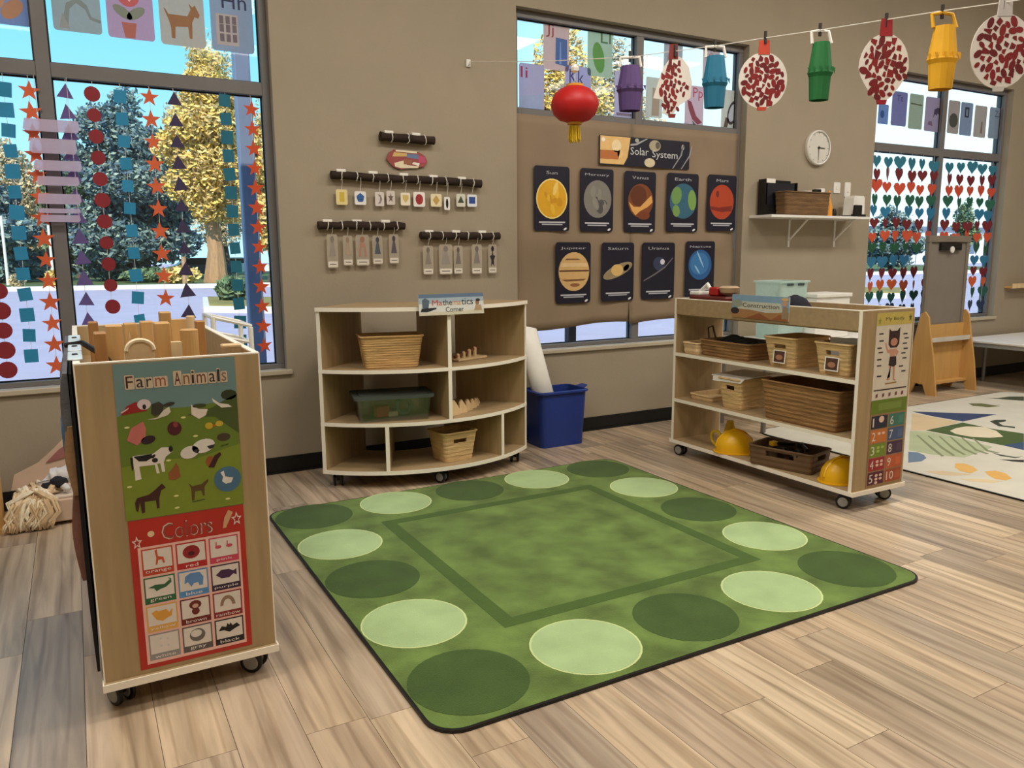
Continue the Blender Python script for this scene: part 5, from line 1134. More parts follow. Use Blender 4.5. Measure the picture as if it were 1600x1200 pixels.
blk('wooden_block', 'plain post block behind the open triangle', 'box', 193, 214, 506, 3.2, .06)
blk('wooden_block', 'plain post block left of the tallest column', 'box', 219, 240, 503, 3.1, .06)
blk('wooden_block', 'tallest column block in the middle of the tray', 'box', 249, 267, 488, 2.80, .05)
blk('wooden_block', 'stout block in front of the tallest column', 'box', 241, 266, 505, 2.66, .06)
blk('arch_block', 'arch block right of the tallest column at the back', 'arch', 268, 292, 500, 3.15, .05)
blk('round_post_block', 'pale round post block at the back right of the tray', 'cyl', 291, 305, 494, 3.0, .06, M_blockp)
blk('wooden_block', 'dark-faced tall block right of the pale round post', 'box', 306, 320, 502, 2.82, .05, M_block_shade)
blk('round_post_block', 'thick round block at the front right of the tray', 'cyl', 282, 311, 516, 2.60, .06)
blk('arch_block', 'small pale arch block at the front beside the thick round block', 'arch', 268, 284, 535, 2.53, .03, M_blockp)
p = at_z(361, 543, CT); tag(MB().bbox(p.x-.03, p.y-.02, CT+.0005, p.x+.03, p.y+.02, CT+.012, .003).build('flat_block', M_blockp), 'small flat pale block lying on the right rim of the left cabinet', 'block')
t = thing('white_rack', 'white plastic rack peeking up behind the right rim of the left cabinet', 'rack', (.60, 3.75, 0))
for xa in (.53, .69):
    for ya in (3.7, 3.95): MB().tube([(xa, ya, 0), (xa, ya, 1.085 if xa < .6 else 1.03)], .011, 8).build('leg', M_white, t)
for z in (1.08, 1.0, .6, .25): MB().tube([(.53, 3.7, z), (.69, 3.7, z*.96+.0), (.69, 3.95, z*.96), (.53, 3.95, z), (.53, 3.7, z)], .009, 6).build('rail', M_white, t)
# ================================================================== RIGHT CABINET
QX0, QX1, QY0, QY1 = 3.462, 3.885, 2.585, 4.005
rc = thing('shelf_cabinet', 'open maple shelf cabinet on casters at right with hard hats and baskets', 'cabinet', ((QX0+QX1)/2, (QY0+QY1)/2, 0))
cab(rc, QX0, QX1, QY0, QY1, CT-.10, (.70, .39), .105, False)
def px_on(px, py, Y): p = at_y(px, py, Y); return p.x, p.z
s = wall_sheet(at_y(1366, 560, QY0).x, at_y(1386, 625, QY0).z, at_y(1421, 560, QY0).x, at_y(1396, 488, QY0).z, QY0-.0008)
t = thing('body_poster', 'white poster reading My Body with a drawn child on the right cabinet', 'poster', (s.O.x+s.u.x/2, QY0, s.O.z))
mb = MB(); s.slab(mb, [(0, 0), (1, 0), (1, 1), (0, 1)], 0, .0006); mb.build('paper', ink((222, 212, 194)), t)
s.pic('title_lettering', t, [([(0, .86), (1, .86), (1, 1), (0, 1)], (204, 184, 96), 0), ('text', 'My Body', .24, .90, .76, .95, (90, 80, 60), 1), (star(.08, .91, .05), (150, 150, 70), 1), (star(.93, .93, .05), (90, 100, 50), 1)], E1)
s.pic('child_picture', t, [([(.36, .82), (.42, .79), (.58, .79), (.66, .83), (.66, .64), (.6, .60), (.42, .60), (.36, .64)], (58, 34, 34), 1), (ell(.51, .665, .10, .045, 14), (196, 140, 116), 2), ([(.26, .66), (.3, .66), (.36, .58), (.44, .585), (.58, .585), (.66, .55), (.62, .5), (.55, .54), (.55, .50), (.44, .50), (.42, .54), (.34, .55)], (206, 150, 126), 1), ([(.42, .50), (.6, .50), (.62, .40), (.54, .38), (.4, .40)], (50, 34, 40), 2), ([(.42, .4), (.47, .4), (.46, .27), (.38, .245), (.38, .23), (.46, .235)], (196, 146, 120), 1), ([(.53, .4), (.58, .4), (.59, .24), (.64, .225), (.62, .215), (.55, .225)], (196, 146, 120), 1)], E1)
s.pic('word_lines', t, [([(a, b), (a+.12, b), (a+.12, b+.016), (a, b+.016)], (70, 60, 60), 1) for a, b in [(.08, .76), (.1, .68), (.06, .6), (.1, .55), (.07, .47), (.08, .40), (.1, .28), (.76, .74), (.8, .69), (.76, .63), (.8, .57), (.74, .52), (.78, .46), (.7, .37), (.78, .31)]] + [([(.34, .185), (.66, .19), (.66, .205), (.34, .2)], (150, 120, 60), 1), ([(.04, .12), (.96, .12), (.96, .135), (.04, .135)], (60, 36, 40), 1)] + [([(.1+.18*i, .04), (.16+.18*i, .05), (.16+.18*i, .09), (.1+.18*i, .08)], (120, 70, 74), 1) for i in range(5)], E1)
s = wall_sheet(at_y(1357, 690, QY0).x, at_y(1376, 757, QY0).z, at_y(1411, 690, QY0).x, at_y(1386, 623, QY0).z, QY0-.0016)
t = thing('number_poster', 'poster of coloured number squares one to ten on the right cabinet', 'poster', (s.O.x+s.u.x/2, QY0, s.O.z))
mb = MB(); s.slab(mb, [(0, 0), (1, 0), (1, 1), (0, 1)], 0, .0006); mb.build('paper', ink((158, 124, 84)), t)
s.pic('green_header', t, [([(0, .84), (1, .84), (1, 1), (0, 1)], (104, 128, 34), 0), ([(.2, .88), (.85, .88), (.85, .96), (.2, .96)], (122, 144, 60), 1)], E1)
NC = [('1', (34, 36, 56)), ('2', (200, 116, 48)), ('3', (118, 144, 40)), ('4', (158, 40, 48)), ('5', (88, 30, 48)), ('6', (62, 120, 104)), ('7', (70, 92, 130)), ('8', (70, 46, 74)), ('9', (196, 92, 50)), ('10', (168, 78, 44))]
for i, (nm, colr) in enumerate(NC):
    c_, r = divmod(i, 5); x0 = .03+c_*.49; y1 = .82-r*.163
    it = [([(x0, y1-.148), (x0+.45, y1-.148), (x0+.45, y1), (x0, y1)], colr, 1), ('text', nm, x0+.04, y1-.125, x0+(.075 if nm == '1' else .14 if len(nm) == 1 else .24), y1-.025, (226, 214, 204), 2)]
    nd = int(nm)
    if nd <= 5:
        for k_ in range(nd): it.append((ell(x0+.24+(k_ % 2)*.12+(.04 if nd == 1 else 0), y1-.045-(k_//2)*.042, .045 if nd > 1 else .075, .017 if nd > 1 else .04, 8), (232, 196, 176) if nd != 3 else (170, 190, 90), 2))
    else: it.append(([(x0+.28, y1-.12), (x0+.42, y1-.12), (x0+.42, y1-.03), (x0+.28, y1-.03)], tuple(min(255, v+14) for v in colr), 2))
    s.pic('number_square', t, it, E1)
# construction sign on the front rail
a = at_x(1142, 497, QX0-.012); b = at_x(1231, 503, QX0-.012); zt_ = at_x(1186, 462, QX0-.012).z
zlo = at_x(1186, 499, QX0-.012).z
sign_board('shelf_sign', 'printed sign reading Construction hung on the right cabinet', (QX0-.006, a.y, zlo), (0, b.y-a.y, 0), (0.0, 0, zt_-zlo), [
    ('printed_background', [([(0, .4), (1, .35), (1, 1), (0, 1)], (132, 164, 190), 0), ([(.1, .38), (.9, .36), (.86, .72), (.16, .72)], (196, 196, 182), 1), ([(0, 0), (1, 0), (1, .36), (.6, .30), (.3, .38), (0, .40)], (166, 120, 76), 1.5), ([(.25, .0), (.5, .26), (.72, .0)], (140, 84, 50), 2), ([(.7, .0), (.86, .28), (1, .0)], (146, 90, 54), 2.2)]),
    ('digger_picture', [(ell(.06, .3, .08, .14, 12), (50, 40, 40), 3), (ell(.1, .62, .1, .16, 12), (150, 156, 140), 3)]),
    ('worker_picture', [(ell(.93, .74, .045, .14, 12), (196, 150, 126), 4), ([(.88, .1), (.99, .1), (.98, .56), (.9, .6)], (150, 128, 100), 3), (ell(.93, .9, .06, .07, 12), (214, 172, 120), 5)]),
    ('lettering', [('text', 'Construction', .2, .48, .84, .66, (60, 52, 48), 4)])], mat('sign_card', (214, 216, 212), .5, .03))
# things in its top tray
TZ2 = CT-.10+.0005
t = thing('toy_truck', 'red and white toy with a curved white scoop on the right cabinet top', 'toy', (3.66, 3.80, TZ2))
MB().bbox(3.52, 3.60, TZ2, 3.70, 3.94, TZ2+.12, .01).build('body', mat('dark_red_plastic', (96, 34, 26), .45), t)
MB().bbox(3.56, 3.72, TZ2+.12, 3.66, 3.80, TZ2+.175, .008).build('cab', mat('red_plastic', (170, 32, 30), .4), t)
MB().lathe((3.60, 3.655, TZ2+.125), [(.02, 0), (.055, .02), (.065, .05), (.05, .06)], 16).build('dome', mat('tan_plastic', (186, 160, 130), .5), t, True)
MB().tube([(3.60, 3.93, TZ2+.13), (3.60, 3.89, TZ2+.16), (3.60, 3.85, TZ2+.19), (3.60, 3.82, TZ2+.155)], .014, 8).build('scoop', M_white, t, True)
MB().bbox(3.54, 3.86, TZ2+.12, 3.66, 3.955, TZ2+.145, .006).build('plate', M_white, t)
for nm, yy, lab in (('black_hat', 3.42, 'soft black hat lying behind the construction sign'), ('black_hat', 3.16, 'peaked black hat behind the right half of the construction sign')):
    h_ = .11 if yy > 3.3 else .135
    t = thing(nm, lab, 'hat', (3.63, yy, TZ2))
    MB().lathe((3.63, yy, TZ2), [(.14, 0), (.145, .008), (.10, .02)], 20).build('brim', M_black, t, True)
    MB().lathe((3.63, yy, TZ2+.015), [(.10, 0), (.095, h_*.5), (.06, h_*.85), (.01, h_)], 20).build('crown', mat('navy_felt', (22, 22, 34), .9, .15), t, True)
def shelf_item_basket(name, label, px0, px1, pyt, z, x, w, d_, h, m, **k):
    y = at_x((px0+px1)/2, pyt, x-d_/2).y
    return basket(name, label, 'basket', x, y, z+.001, d_, w, h, m, **k)
basket('oval_basket', 'wide brown basket of dark cloth on the top shelf of the right cabinet', 'basket', 3.66, 3.60, .701, .30, .42, .10, M_wickd, .92, rows=10)
t = thing('dark_cloth', 'dark crumpled cloth filling the wide brown basket', 'cloth', (3.66, 3.60, .80))
mb = MB(); nx = 14; vs = []; fs = []
for j in range(nx+1):
    for i in range(nx+1):
        a, b = i/nx*2-1, j/nx*2-1; e = max(abs(a), abs(b)); vs.append((3.66+a*.135, 3.60+b*.195, .765+.05*(1-e**3)+.035*math.exp(-((a+.3)**2+(b-.1)**2)*9)+.008*math.sin(a*9+b*7)))
for j in range(nx):
    for i in range(nx): k = j*(nx+1)+i; fs.append((k, k+1, k+nx+2, k+nx+1))
mb.add(vs, fs).build('cloth_heap', mat('black_cloth', (26, 24, 24), .9, .2, 20), t, 'all')
MB().tube([(3.60, 3.82, .80), (3.60, 3.83, .87), (3.60, 3.79, .885), (3.60, 3.76, .81)], .006, 6).build('loop_handle', mat('brown_cord', (76, 52, 34), .8), t, True)
basket('small_tray', 'low pale tray at the far end of the top right shelf', 'tray', 3.60, 3.88, .701, .22, .14, .07, M_blockp, .94, rows=4)
basket('label_basket', 'pale basket with a picture label, left of two on the top right shelf', 'basket', 3.64, 3.14, .701, .30, .23, .17, M_wickl, .80, slot=(3,), rows=14, grp='labelled baskets on the top shelf')
basket('label_basket', 'pale basket nearest the body poster on the top right shelf', 'basket', 3.64, 2.78, .701, .30, .23, .17, M_wickl, .84, slot=(3,), rows=14, grp='labelled baskets on the top shelf')
def label_card(x, y, z, lab):
    t = thing('basket_label', lab, 'label', (x, y, z)); s = Sheet((x, y+.045, z), (0, -.09, 0), (.006, 0, .075), (-1, 0, 0))
    mb = MB(); s.slab(mb, [(0, 0), (1, 0), (1, 1), (0, 1)], 0, .001); mb.build('card', M_paperw, t)
    s.pic('picture', t, [([(.08, .08), (.92, .08), (.92, .92), (.08, .92)], (84, 52, 40), 0), (ell(.5, .45, .28, .2), (170, 120, 90), 1)], .0014)
label_card(3.64-.30*.44-.010, 3.14, .725, 'small picture label on the left pale basket'); label_card(3.64-.30*.45-.010, 2.78, .725, 'small picture label on the basket nearest the body poster')
t = thing('white_papers', 'white papers sticking up from the basket nearest the body poster', 'paper', (3.64, 2.78, .80))
for i in range(4): MB().prism([(3.60+.03*i, 2.70, .73), (3.60+.03*i, 2.86, .73), (3.59+.03*i, 2.875-.01*i, .895-.008*i), (3.59+.03*i, 2.69+.008*i, .90)], (.003, 0, 0)).build('sheet', M_paperw, t)
# middle shelf
basket('handled_basket', 'pale basket with hand holes on the middle right shelf', 'basket', 3.63, 3.52, .391, .27, .20, .19, M_wickl, .80, slot=(3, 1), rows=14)
t = thing('white_papers', 'white folded papers lying over the pale middle-shelf basket', 'paper', (3.63, 3.52, .59))
MB().prism([(3.50, 3.40, .590), (3.50, 3.68, .585), (3.76, 3.66, .600), (3.76, 3.38, .605)], (0, 0, .006)).build('sheet', M_paperw, t)
MB().prism([(3.496, 3.40, .590), (3.496, 3.66, .585), (3.492, 3.66, .555), (3.492, 3.42, .565)], (.004, 0, 0)).build('fold', M_paperw, t)
basket('seagrass_basket', 'large brown seagrass basket on the middle right shelf', 'basket', 3.65, 2.985, .391, .33, .54, .225, M_wickd, .90, rows=18)
basket('flat_tray', 'flat pale tray at the far end of the middle right shelf', 'tray', 3.68, 3.83, .391, .26, .2, .035, M_blockp, .96, rows=3)
# bottom shelf: hats, tray with tools
def hard_hat(label, x, y, z, rz, k=1.0):
    t = thing('hard_hat', label, 'hard hat', (0, 0, 0), 'yellow hard hats on the bottom shelf')
    prof = [(.108, 0), (.108, .03), (.100, .065), (.078, .10), (.045, .122), (.006, .13)]
    n = 24; vs = []; fs = []
    for r, h in prof:
        for i in range(n): q = 2*PI*i/n; vs.append((r*1.0*math.cos(q)*.88, r*1.12*math.sin(q), h))
    fs = [(i*n+j, i*n+(j+1) % n, (i+1)*n+(j+1) % n, (i+1)*n+j) for i in range(len(prof)-1) for j in range(n)]+[[(len(prof)-1)*n+j for j in range(n)]]
    MB().add(vs, fs).build('shell', M_yellow, t, 'all')
    br = ell(0, -.03, .115, .165, 24); mb = MB().prism([(a, b, -.004) for a, b in br], (0, 0, .006)); mb.build('brim', M_yellow, t)
    MB().tube([(0, -.118, .03), (0, -.105, .075), (0, -.06, .118), (0, 0, .136), (0, .06, .118), (0, .105, .075), (0, .118, .03)], .010, 6).build('ridge', M_yellow, t, True)
    t.scale = (k, k, k); t.location = (x, y, z+.004*k); t.rotation_euler = (0, 0, rz); return t
hard_hat('yellow hard hat nearest the front edge of the bottom right shelf', 3.575, 3.53, .109, 1.1)
hard_hat('yellow hard hat at the near end of the bottom right shelf', 3.60, 2.76, .109, 1.45, .98)
t = thing('cone_toy', 'yellow plastic cone toy with a ring mouth behind the front hard hat', 'toy', (0, 0, 0))
MB().lathe((0, 0, 0), [(.085, 0), (.085, .012), (.06, .014), (.022, .15), (.02, .16)], 20).build('cone', mat('clear_yellow', (222, 190, 40), .3), t, 40)
MB().tube([(-.10+.0*math.cos(q), .02+.045*math.cos(q), .052+.045*math.sin(q)) for q in [2*PI*i/18 for i in range(19)]], .010, 8).build('ring_mouth', mat('clear_yellow', (222, 190, 40), .3), t, True)
t.location = (3.68, 3.68, .109)
basket('tool_tray', 'brown open tray full of black tools on the bottom right shelf', 'tray', 3.60, 3.12, .109, .24, .40, .115, mat('brown_leatherette', (108, 82, 58), .5, .15, 10), .95, rz=.25, slot=(0, 3), rows=7)
rt = random.Random(4)
for i in range(7):
    x, y = 3.60+rt.uniform(-.06, .06), 3.12+rt.uniform(-.13, .13); a = rt.uniform(0, 3.1); c_, s_ = math.cos(a)*.06, math.sin(a)*.06; z = .155+.012*i
    t = thing('toy_tool', ['black toy wrench in the brown tray', 'black toy hammer in the brown tray', 'black toy saw in the brown tray', 'black toy pliers in the brown tray', 'black toy drill in the brown tray', 'yellow-headed toy mallet in the brown tray', 'black toy spanner lying on top in the brown tray'][i], 'toy tool', (x, y, z), 'toy tools in the brown tray')
    MB().tube([(x-c_, y-s_, z), (x+c_, y+s_, z+.005)], .011, 7).build('grip', M_black, t)
    MB().bbox(x+c_-.022, y+s_-.018, z-.012, x+c_+.022, y+s_+.018, z+.016, .004).build('head', M_yellow if i == 5 else M_black, t)
# ================================================================== SENSORY TABLE BEHIND THE RIGHT CABINET
t = thing('sensory_table', 'white table behind the right cabinet holding clear tubs', 'table', (5.0, 4.35, 0))
MB().bbox(4.42, 4.08, .655, 5.75, 4.62, .68, .004).build('table_top', M_white, t)
for xx in (4.47, 5.70):
    for yy in (4.13, 4.57): MB().tube([(xx, yy, .0), (xx, yy, .655)], .02, 10).build('leg', M_steel, t)
pa = at_y(1222, 470, 4.25); pb = at_y(1264, 470, 4.25); zt_ = at_y(1226, 441, 4.25).z
t = thing('clear_tub', 'pale aqua translucent tub standing behind the construction sign', 'tub', ((pa.x+pb.x)/2, 4.37, .681))
w_ = pb.x-pa.x; tt = basket_mesh(w_, .28, zt_-.681, .9, .005, 0, 4); tt.v = [(a+(pa.x+pb.x)/2, b+4.40, c_+.681) for a, b, c_ in tt.v]
tt.build('tub', milky('aqua_plastic', (228, 242, 238), .38), t)
p, _ = ring_pts(w_+.02, .30, .022); MB().tube([(a+(pa.x+pb.x)/2, b+4.40, zt_) for a, b in p]+[(p[0][0]+(pa.x+pb.x)/2, p[0][1]+4.40, zt_)], .008, 6).build('rim', milky('aqua_plastic', (228, 242, 238), .38), t, True)
for k_ in (.3, .7): MB().bbox(pa.x+w_*k_-.035, 4.252, zt_-.03, pa.x+w_*k_+.035, 4.258, zt_-.012, .002).build('handle_slot', mat('dark_slot', (60, 70, 72), .6), t)
pa = at_y(1276, 475, 4.18); pb = at_y(1328, 475, 4.18); zt_ = at_y(1290, 459, 4.18).z
t = thing('white_box', 'low white box standing behind the rail of the right cabinet', 'box', ((pa.x+pb.x)/2, 4.30, .681))
MB().bbox(pa.x, 4.18, .681, pb.x, 4.42, zt_-.03, .005).build('body', M_white, t); MB().bbox(pa.x-.012, 4.168, zt_-.03, pb.x+.012, 4.432, zt_, .004).build('lid', M_white, t)

# ================================================================== WALL CLOCK AND WALL SHELF
c = at_y(1278, 231, WY-.02); R = .115*1.02
c = at_y(1278, 231, WY-.02); k = (c-CAMP).dot(AF)/FPX; R = 26.5*k
t = thing('wall_clock', 'round white wall clock above the wall shelf', 'clock', (c.x, WY, c.z-R))
MB().lathe((c.x, WY, c.z), [(R*.97, 0), (R, -.012), (R, -.034), (R*.95, -.042), (R*.90, -.036)], 36, axis='y', caps=False).build('case', M_white, t, 40)
MB().lathe((c.x, WY-.026, c.z), [(R*.92, 0), (R*.92, -.002)], 36, axis='y').build('dial', mat('clock_dial', (214, 210, 202), .5, .02), t)
for i in range(12):
    mk = MB()
    q = 2*PI*i/12; u = Vector((math.sin(q), 0, math.cos(q))); n = Vector((math.cos(q), 0, -math.sin(q)))*.003; o = Vector((c.x, WY-.0285, c.z))
    mk.prism([o+u*R*.76+n, o+u*R*.76-n, o+u*R*.86-n, o+u*R*.86+n], (0, -.0006, 0)).build('hour_mark', mat('mark_grey', (150, 148, 144), .6), t)
def hand(nm, ang, ln, wd, m):
    q = math.radians(ang); u = Vector((math.sin(q), 0, math.cos(q))); n = Vector((math.cos(q), 0, -math.sin(q)))*wd; o = Vector((c.x, WY-.032, c.z))
    MB().prism([o-u*.015+n, o-u*.015-n, o+u*ln-n*.6, o+u*ln+n*.6], (0, -.001, 0)).build(nm, m, t)
hand('hour_hand', 92, R*.52, .0045, mat('dark_hand', (50, 48, 46), .5)); hand('minute_hand', 180, R*.72, .003, mat('dark_hand', (50, 48, 46), .5))
MB().lathe((c.x, WY-.034, c.z), [(.011, 0), (.008, -.004)], 12, axis='y').build('hub', M_black, t)
# shelf
SF = WY-.25; a = at_y(1206, 336, SF); b = at_y(1361, 338, SF); zsh = (a.z+b.z)/2
SX0, SX1 = a.x, b.x
t = thing('wall_shelf', 'white wall shelf on angled brackets beside the heart window', 'shelf', ((SX0+SX1)/2, WY, zsh-.3))
MB().bbox(SX0, SF, zsh-.022, SX1, WY, zsh, .003).build('board', M_white, t)
for px in (1232, 1303):
    xx = at_y(px, 370, WY).x
    br = thing('x', None, None) if False else None
    o = MB().box(xx-.01, WY-.006, zsh-.26, xx+.01, WY, zsh-.022).build('bracket', M_white, t)
    MB().box(xx-.01, SF+.03, zsh-.030, xx+.01, WY-.006, zsh-.022).build('bracket_arm', M_white, o)
    MB().tube([(xx, WY-.008, zsh-.20), (xx, SF+.05, zsh-.028)], .008, 6).build('bracket_brace', M_white, o)
def wx(px, Y=WY-.18): return at_y(px, 320, Y).x
def wz(py, px=1270, Y=WY-.18): return at_y(px, py, Y).z
Z0 = zsh+.001
t = thing('file_holder', 'black magazine file holder at the left end of the wall shelf', 'file holder', (wx(1230), WY-.1, Z0))
x0, x1, zt_ = wx(1207), wx(1257), wz(279, 1230)
MB().box(x0, WY-.098, Z0, x0+.006, WY-.02, zt_).box(x1-.006, WY-.098, Z0, x1, WY-.02, zt_-.02).box(x0+.006, WY-.026, Z0, x1-.006, WY-.02, zt_).box(x0+.006, WY-.098, Z0, x1-.006, WY-.026, Z0+.005).build('body', M_black, t)
MB().box(x0+.006, WY-.098, Z0+.005, x1-.006, WY-.094, Z0+.09).build('front_lip', M_black, t)
MB().box(x0+.03, WY-.09, Z0+.006, x1-.03, WY-.04, zt_-.03).build('folder', mat('dark_folder', (24, 24, 34), .5), t)
MB().box(x0+.02, WY-.09, zt_-.03, x0+.12, WY-.085, zt_+.004).build('paper_edge', M_paperw, t)
t = basket('brown_basket', 'brown woven basket of papers on the wall shelf', 'basket', (wx(1220)+wx(1290))/2, WY-.167, Z0, (wx(1290)-wx(1220)), .125, wz(301, 1255)-Z0, M_wickx, .94, rows=10)
t = thing('white_papers', 'white papers heaped in the wall shelf basket', 'paper', ((wx(1218)+wx(1290))/2, WY-.125, Z0+.1))
bz = wz(301, 1255)
for i in range(4): MB().prism([(wx(1224)+.04*i, WY-.18, bz-.03+.006*i), (wx(1286), WY-.18+.01*i, bz-.01+.008*i), (wx(1286), WY-.08, bz+.012+.006*i), (wx(1228)+.05*i, WY-.08, bz-.005+.006*i)], (0, 0, .003)).build('sheet', M_paperw, t)
MB().bbox(wx(1276), WY-.17, bz+.005, wx(1284), WY-.12, bz+.035, .004).build('pen_cap', M_black, t)
MB().bbox(wx(1284), WY-.16, bz-.05, wx(1291), WY-.10, bz+.045, .004).build('roll', M_paperw, t)
x = wx(1296); h_ = wz(298, 1296)-Z0
tag(MB().lathe((x, WY-.17, Z0), [(.036, 0), (.034, h_*.35), (.016, h_*.7), (.012, h_*.74), (.012, h_*.95), (.008, h_)], 16).build('orange_bottle', mat('orange_plastic', (222, 150, 50), .4), None, 40), 'tapered orange bottle on the wall shelf beside the basket', 'bottle')
x = wx(1304); tag(MB().lathe((x, WY-.18, Z0), [(.02, 0), (.022, .03), (.014, .06), (.004, .066)], 12).build('dark_bottle', M_black, None, 40), 'small dark bottle cap next to the orange bottle', 'cap')
t = thing('white_speaker', 'white rounded speaker on the wall shelf near its right end', 'speaker', (wx(1340), WY-.14, Z0))
x0, x1, zt_ = wx(1331), wx(1350), wz(306, 1340)
MB().prism([(a, WY-.19, Z0+b) for a, b in [(x0, 0), (x1, 0), (x1-.008, zt_-Z0-.02), (x1-.02, zt_-Z0), (x0+.022, zt_-Z0), (x0+.012, zt_-Z0-.02)]], (0, .1, 0)).build('body', M_white, t)
MB().bbox(x0-.02, WY-.215, Z0, x1-.01, WY-.192, Z0+.022, .003).build('base_plate', M_black, t)
x0, x1, zt_ = wx(1327), wx(1338), wz(321, 1332)
tag(MB().bbox(x0, WY-.245, Z0, x1, WY-.22, zt_, .004).tube([(x0, WY-.235, Z0+.006), (x0-.06, WY-.22, Z0+.006), (x0-.12, WY-.2, Z0+.006)], .005, 6).build('black_charger', M_black), 'small black charger with a cable in front of the white speaker', 'charger')
for px0, px1, py0, py1, lab in ((1302, 1312, 285, 302, 'left white switch plate on the wall above the shelf'), (1319, 1328, 285, 308, 'right white switch plate on the wall above the shelf')):
    s = px_sheet(px0, py0, px1, py1, WY-.0005); t = thing('switch_plate', lab, 'switch', (s.O.x, WY, s.O.z))
    mb = MB(); s.slab(mb, rrect(0, 0, 1, 1, .1, 2), 0, .007); mb.build('plate', M_white, t)
    mb = MB(); s.slab(mb, [(.35, .35), (.65, .35), (.65, .65), (.35, .65)], .007, .012); mb.build('rocker', M_paperw, t)

# ================================================================== EASEL, LOW TABLE AND LEDGE AT THE RIGHT
t = thing('art_easel', 'wooden easel with a grey board standing before the heart window', 'easel', (7.4, 4.6, 0))
M_tray = mat('easel_grey', (126, 116, 104), .5, .05)
for xx in (7.02, 7.66):
    pr = [(4.40, 0), (4.44, .28), (4.505, .60), (4.53, .74), (4.57, .79), (4.61, .77), (4.64, .62), (4.70, .3), (4.76, 0), (4.66, 0), (4.62, .10), (4.54, .10), (4.50, 0)]
    MB().prism([(xx, a, b) for a, b in pr], (.022, 0, 0)).build('side_panel', M_birch, t)
MB().box(7.042, 4.57, .10, 7.66, 4.592, .66).build('back_panel', M_birch, t)
MB().box(7.042, 4.50, .09, 7.66, 4.60, .112).build('bottom_rail', M_birch, t)
MB().prism([(7.04, 4.568, .385), (7.10, 4.568, .385), (7.07, 4.568, .31)], (0, -.003, 0)).build('hand_hole', M_black, t)
MB().bbox(7.05, 4.60, .50, 7.65, 4.615, 1.44, .003).build('board', mat('grey_board', (128, 120, 112), .4, .04), t)
o = MB()
MB().bbox(7.03, 4.585, .50, 7.07, 4.62, 1.46, .003).build('frame_upright', M_tray, t); MB().bbox(7.63, 4.585, .50, 7.67, 4.62, 1.46, .003).build('frame_upright', M_tray, t)
MB().bbox(7.02, 4.58, 1.44, 7.68, 4.625, 1.50, .003).build('frame_top', M_tray, t)
MB().bbox(7.20, 4.57, 1.36, 7.52, 4.60, 1.43, .003).build('board_clip', M_black, t)
MB().lathe((7.36, 4.56, 1.37), [(.03, 0), (.03, .012)], 12, axis='y').build('clip_knob', M_white, t)
MB().prism([(7.04, 4.50, .50), (7.04, 4.60, .50), (7.04, 4.60, .56), (7.04, 4.588, .56), (7.04, 4.588, .515), (7.04, 4.512, .515), (7.04, 4.495, .545)], (.62, 0, 0)).build('tray', mat('easel_tray', (206, 200, 190), .4), t)
t = thing('low_table', 'low white-topped activity table along the wall at the right edge', 'table', (8.7, 4.3, 0))
MB().bbox(7.95, 3.70, .435, 9.75, 4.82, .46, .006).build('table_top', M_white, t)
MB().box(7.97, 3.72, .395, 9.73, 4.80, .435).build('apron', M_grey, t)
for xx in (8.06, 8.3, 9.6):
    for yy in (3.82, 4.7): MB().tube([(xx, yy, 0), (xx, yy, .20), (xx, yy, .395)], [.016, .018, .022], 10).build('leg', M_steel, t)
p = at_y(1578, 444, WY-.06); q = at_y(1640, 444, WY-.06)
t = thing('wooden_ledge', 'small wooden wall ledge at the right edge of the photo', 'shelf', ((p.x+q.x)/2, WY, p.z-.05))
MB().bbox(p.x, WY-.09, p.z-.045, q.x, WY, p.z-.025, .003).build('board', M_birch, t); MB().bbox(p.x, WY-.095, p.z-.045, q.x, WY-.085, p.z+.005, .002).build('lip', M_blockp, t)

# ================================================================== DOLL CORNER AT THE LEFT
dx, dy = -.23, 4.48
t = thing('doll_bed', 'pale pink wooden doll bed behind the left cabinet', 'toy bed', (dx, dy, 0))
M_pink = mat('pale_pink_wood', (206, 178, 156), .6, .06, 8)
MB().bbox(dx-.14, dy-.02, .02, dx+.16, dy+.26, .135, .006).build('box', M_pink, t)
MB().bbox(dx-.12, dy, .135, dx+.14, dy+.24, .15, .004).build('mattress', mat('cream_cloth', (222, 206, 190), .9, .06), t)
pts = [(dx-.15, .14), (dx-.13, .22), (dx-.02, .27), (dx+.05, .33), (dx+.12, .40), (dx+.20, .43), (dx+.20, .14)]
MB().prism([(a, dy+.27, b) for a, b in pts], (0, .02, 0)).build('curved_headboard', M_pink, t)
MB().prism([(a, dy+.262, b) for a, b in [(dx+.02, .27), (dx+.08, .33), (dx+.14, .37), (dx+.17, .36), (dx+.12, .29)]], (0, .01, 0)).build('headboard_cutout', mat('rose_cloth', (150, 96, 92), .9), t)
for sx in (-.12, .14):
    for sy in (0, .24): MB().box(dx+sx-.012, dy+sy-.012, 0, dx+sx+.012, dy+sy+.012, .02).build('foot', M_pink, t)
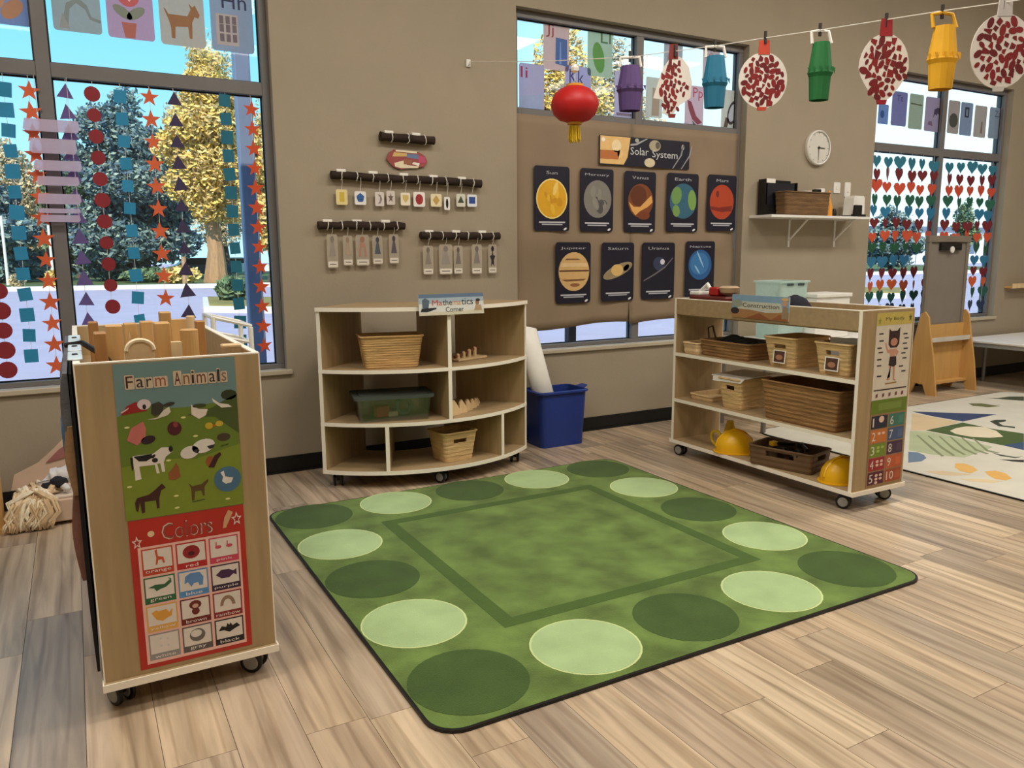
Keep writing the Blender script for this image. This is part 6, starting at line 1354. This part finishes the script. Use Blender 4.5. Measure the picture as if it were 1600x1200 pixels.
# plush toy: one skinned body
def skin_obj(name, verts, edges, rads, m, parent, root=0):
    me = bpy.data.meshes.new(name); me.from_pydata(verts, edges, []); o = bpy.data.objects.new(name, me); C.objects.link(o)
    md = o.modifiers.new('skin', 'SKIN'); 
    if not me.skin_vertices: 
        bm = bmesh.new(); bm.from_mesh(me); bm.verts.layers.skin.verify(); bm.to_mesh(me); bm.free()
    for i, r in enumerate(rads): me.skin_vertices[0].data[i].radius = (r, r)
    me.skin_vertices[0].data[root].use_root = True
    sb = o.modifiers.new('sub', 'SUBSURF'); sb.levels = 2; sb.render_levels = 2
    dg = bpy.context.evaluated_depsgraph_get(); me2 = bpy.data.meshes.new_from_object(o.evaluated_get(dg)); bpy.data.objects.remove(o)
    me2.materials.clear(); me2.materials.append(m); me2.polygons.foreach_set('use_smooth', [True]*len(me2.polygons))
    oo = bpy.data.objects.new(name, me2); C.objects.link(oo); oo.parent = parent; return oo
pt = thing('plush_toy', 'white and black plush toy lying in the doll bed', 'plush toy', (0, 0, 0))
skin_obj('body', [(0, 0, .05), (.05, 0, .055), (.11, 0, .07), (.15, 0, .10), (.155, .0, .15), (.02, -.04, .02), (.0, -.09, -.005), (.10, -.05, .03), (.13, -.09, .005), (.05, .05, .03)], [(0, 1), (1, 2), (2, 3), (3, 4), (0, 5), (5, 6), (2, 7), (7, 8), (1, 9)], [.042, .046, .040, .034, .010, .024, .022, .020, .018, .02], mat('white_plush', (222, 216, 214), .95, .06, 30, .4, 90), pt)
MB().lathe((.085, -.035, .035), [(.02, -.02), (.044, 0), (.04, .025), (.015, .04)], 14).build('dark_patch', mat('black_plush', (38, 36, 42), .95, .15, 30), pt, True)
MB().lathe((.03, -.045, .03), [(.01, -.02), (.03, 0), (.02, .02)], 12).build('dark_patch', mat('black_plush', (38, 36, 42), .95, .15, 30), pt, True)
pt.location = (dx-.01, dy+.10, .165)
ht = thing('blond_doll_hair', 'long blond shaggy doll hair spilling over the doll bed end', 'doll wig', (dx-.12, dy, 0))
M_hair = [mat('blond_hair_%d' % i, c_, .6, .15, 40) for i, c_ in enumerate([(240, 218, 184), (222, 194, 154), (246, 230, 202), (206, 176, 138)])]
rh = random.Random(9)
for lock in range(30):
    x0 = dx-.02+rh.uniform(-.09, .12); y0 = dy+.07+rh.uniform(-.05, .08); z0 = .17+rh.uniform(0, .035); fx = -.14+.19*(lock/29.0)
    x1 = dx+fx+rh.uniform(-.02, .02); y1 = dy-.035-.02*rh.random(); wv = .016*math.sin(lock*2.1)
    P = [Vector((x0, y0, z0-.012)), Vector((x0*.7+x1*.3, y0-.05, z0+.012)), Vector((x1+.01+wv, y1+.008, .135+.02*rh.random())), Vector((x1-wv, y1, .085)), Vector((x1+wv-.01, y1-.012, .045)), Vector((x1-.02+rh.uniform(-.02, .02), y1-.02, .006+.01*rh.random()))]
    mb = MB()
    for st in range(7):
        o3 = Vector((rh.uniform(-.009, .009), rh.uniform(-.007, .007), rh.uniform(-.004, .004)))
        mb.tube([p_+o3*(1.0 if k_ < 5 else .4) for k_, p_ in enumerate(P)], [.004, .006, .007, .006, .005, .0015], 5)
    mb.build('hair_lock', M_hair[lock % 4], ht, 'all')
wt = thing('wooden_toy_rack', 'edge of a wooden rack cut off at the left edge of the photo', 'rack', (-.55, 4.55, 0))
xr = at_z(14, 826, 0).x-.01
MB().bbox(xr-.03, 4.50, .0, xr, 4.54, .40, .006).build('post', M_birch, wt); MB().lathe((xr-.04, 4.52, .40), [(.012, 0), (.024, .015), (.018, .035), (.004, .042)], 12).build('knob', mat('dark_wood', (110, 60, 36), .5), wt, True)
MB().bbox(xr-.5, 4.505, .05, xr-.03, 4.535, .09, .004).build('rail', M_birch, wt); MB().bbox(xr-.5, 4.505, .32, xr-.03, 4.535, .36, .004).build('rail', M_birch, wt)
MB().prism([(xr-.05, 4.45, 0), (xr+.03, 4.45, 0), (xr+.03, 4.45, .02), (xr-.05, 4.45, .025)], (0, .14, 0)).build('foot', M_birch, wt); MB().bbox(xr-.53, 4.50, 0, xr-.5, 4.54, .40, .006).build('post', M_birch, wt)
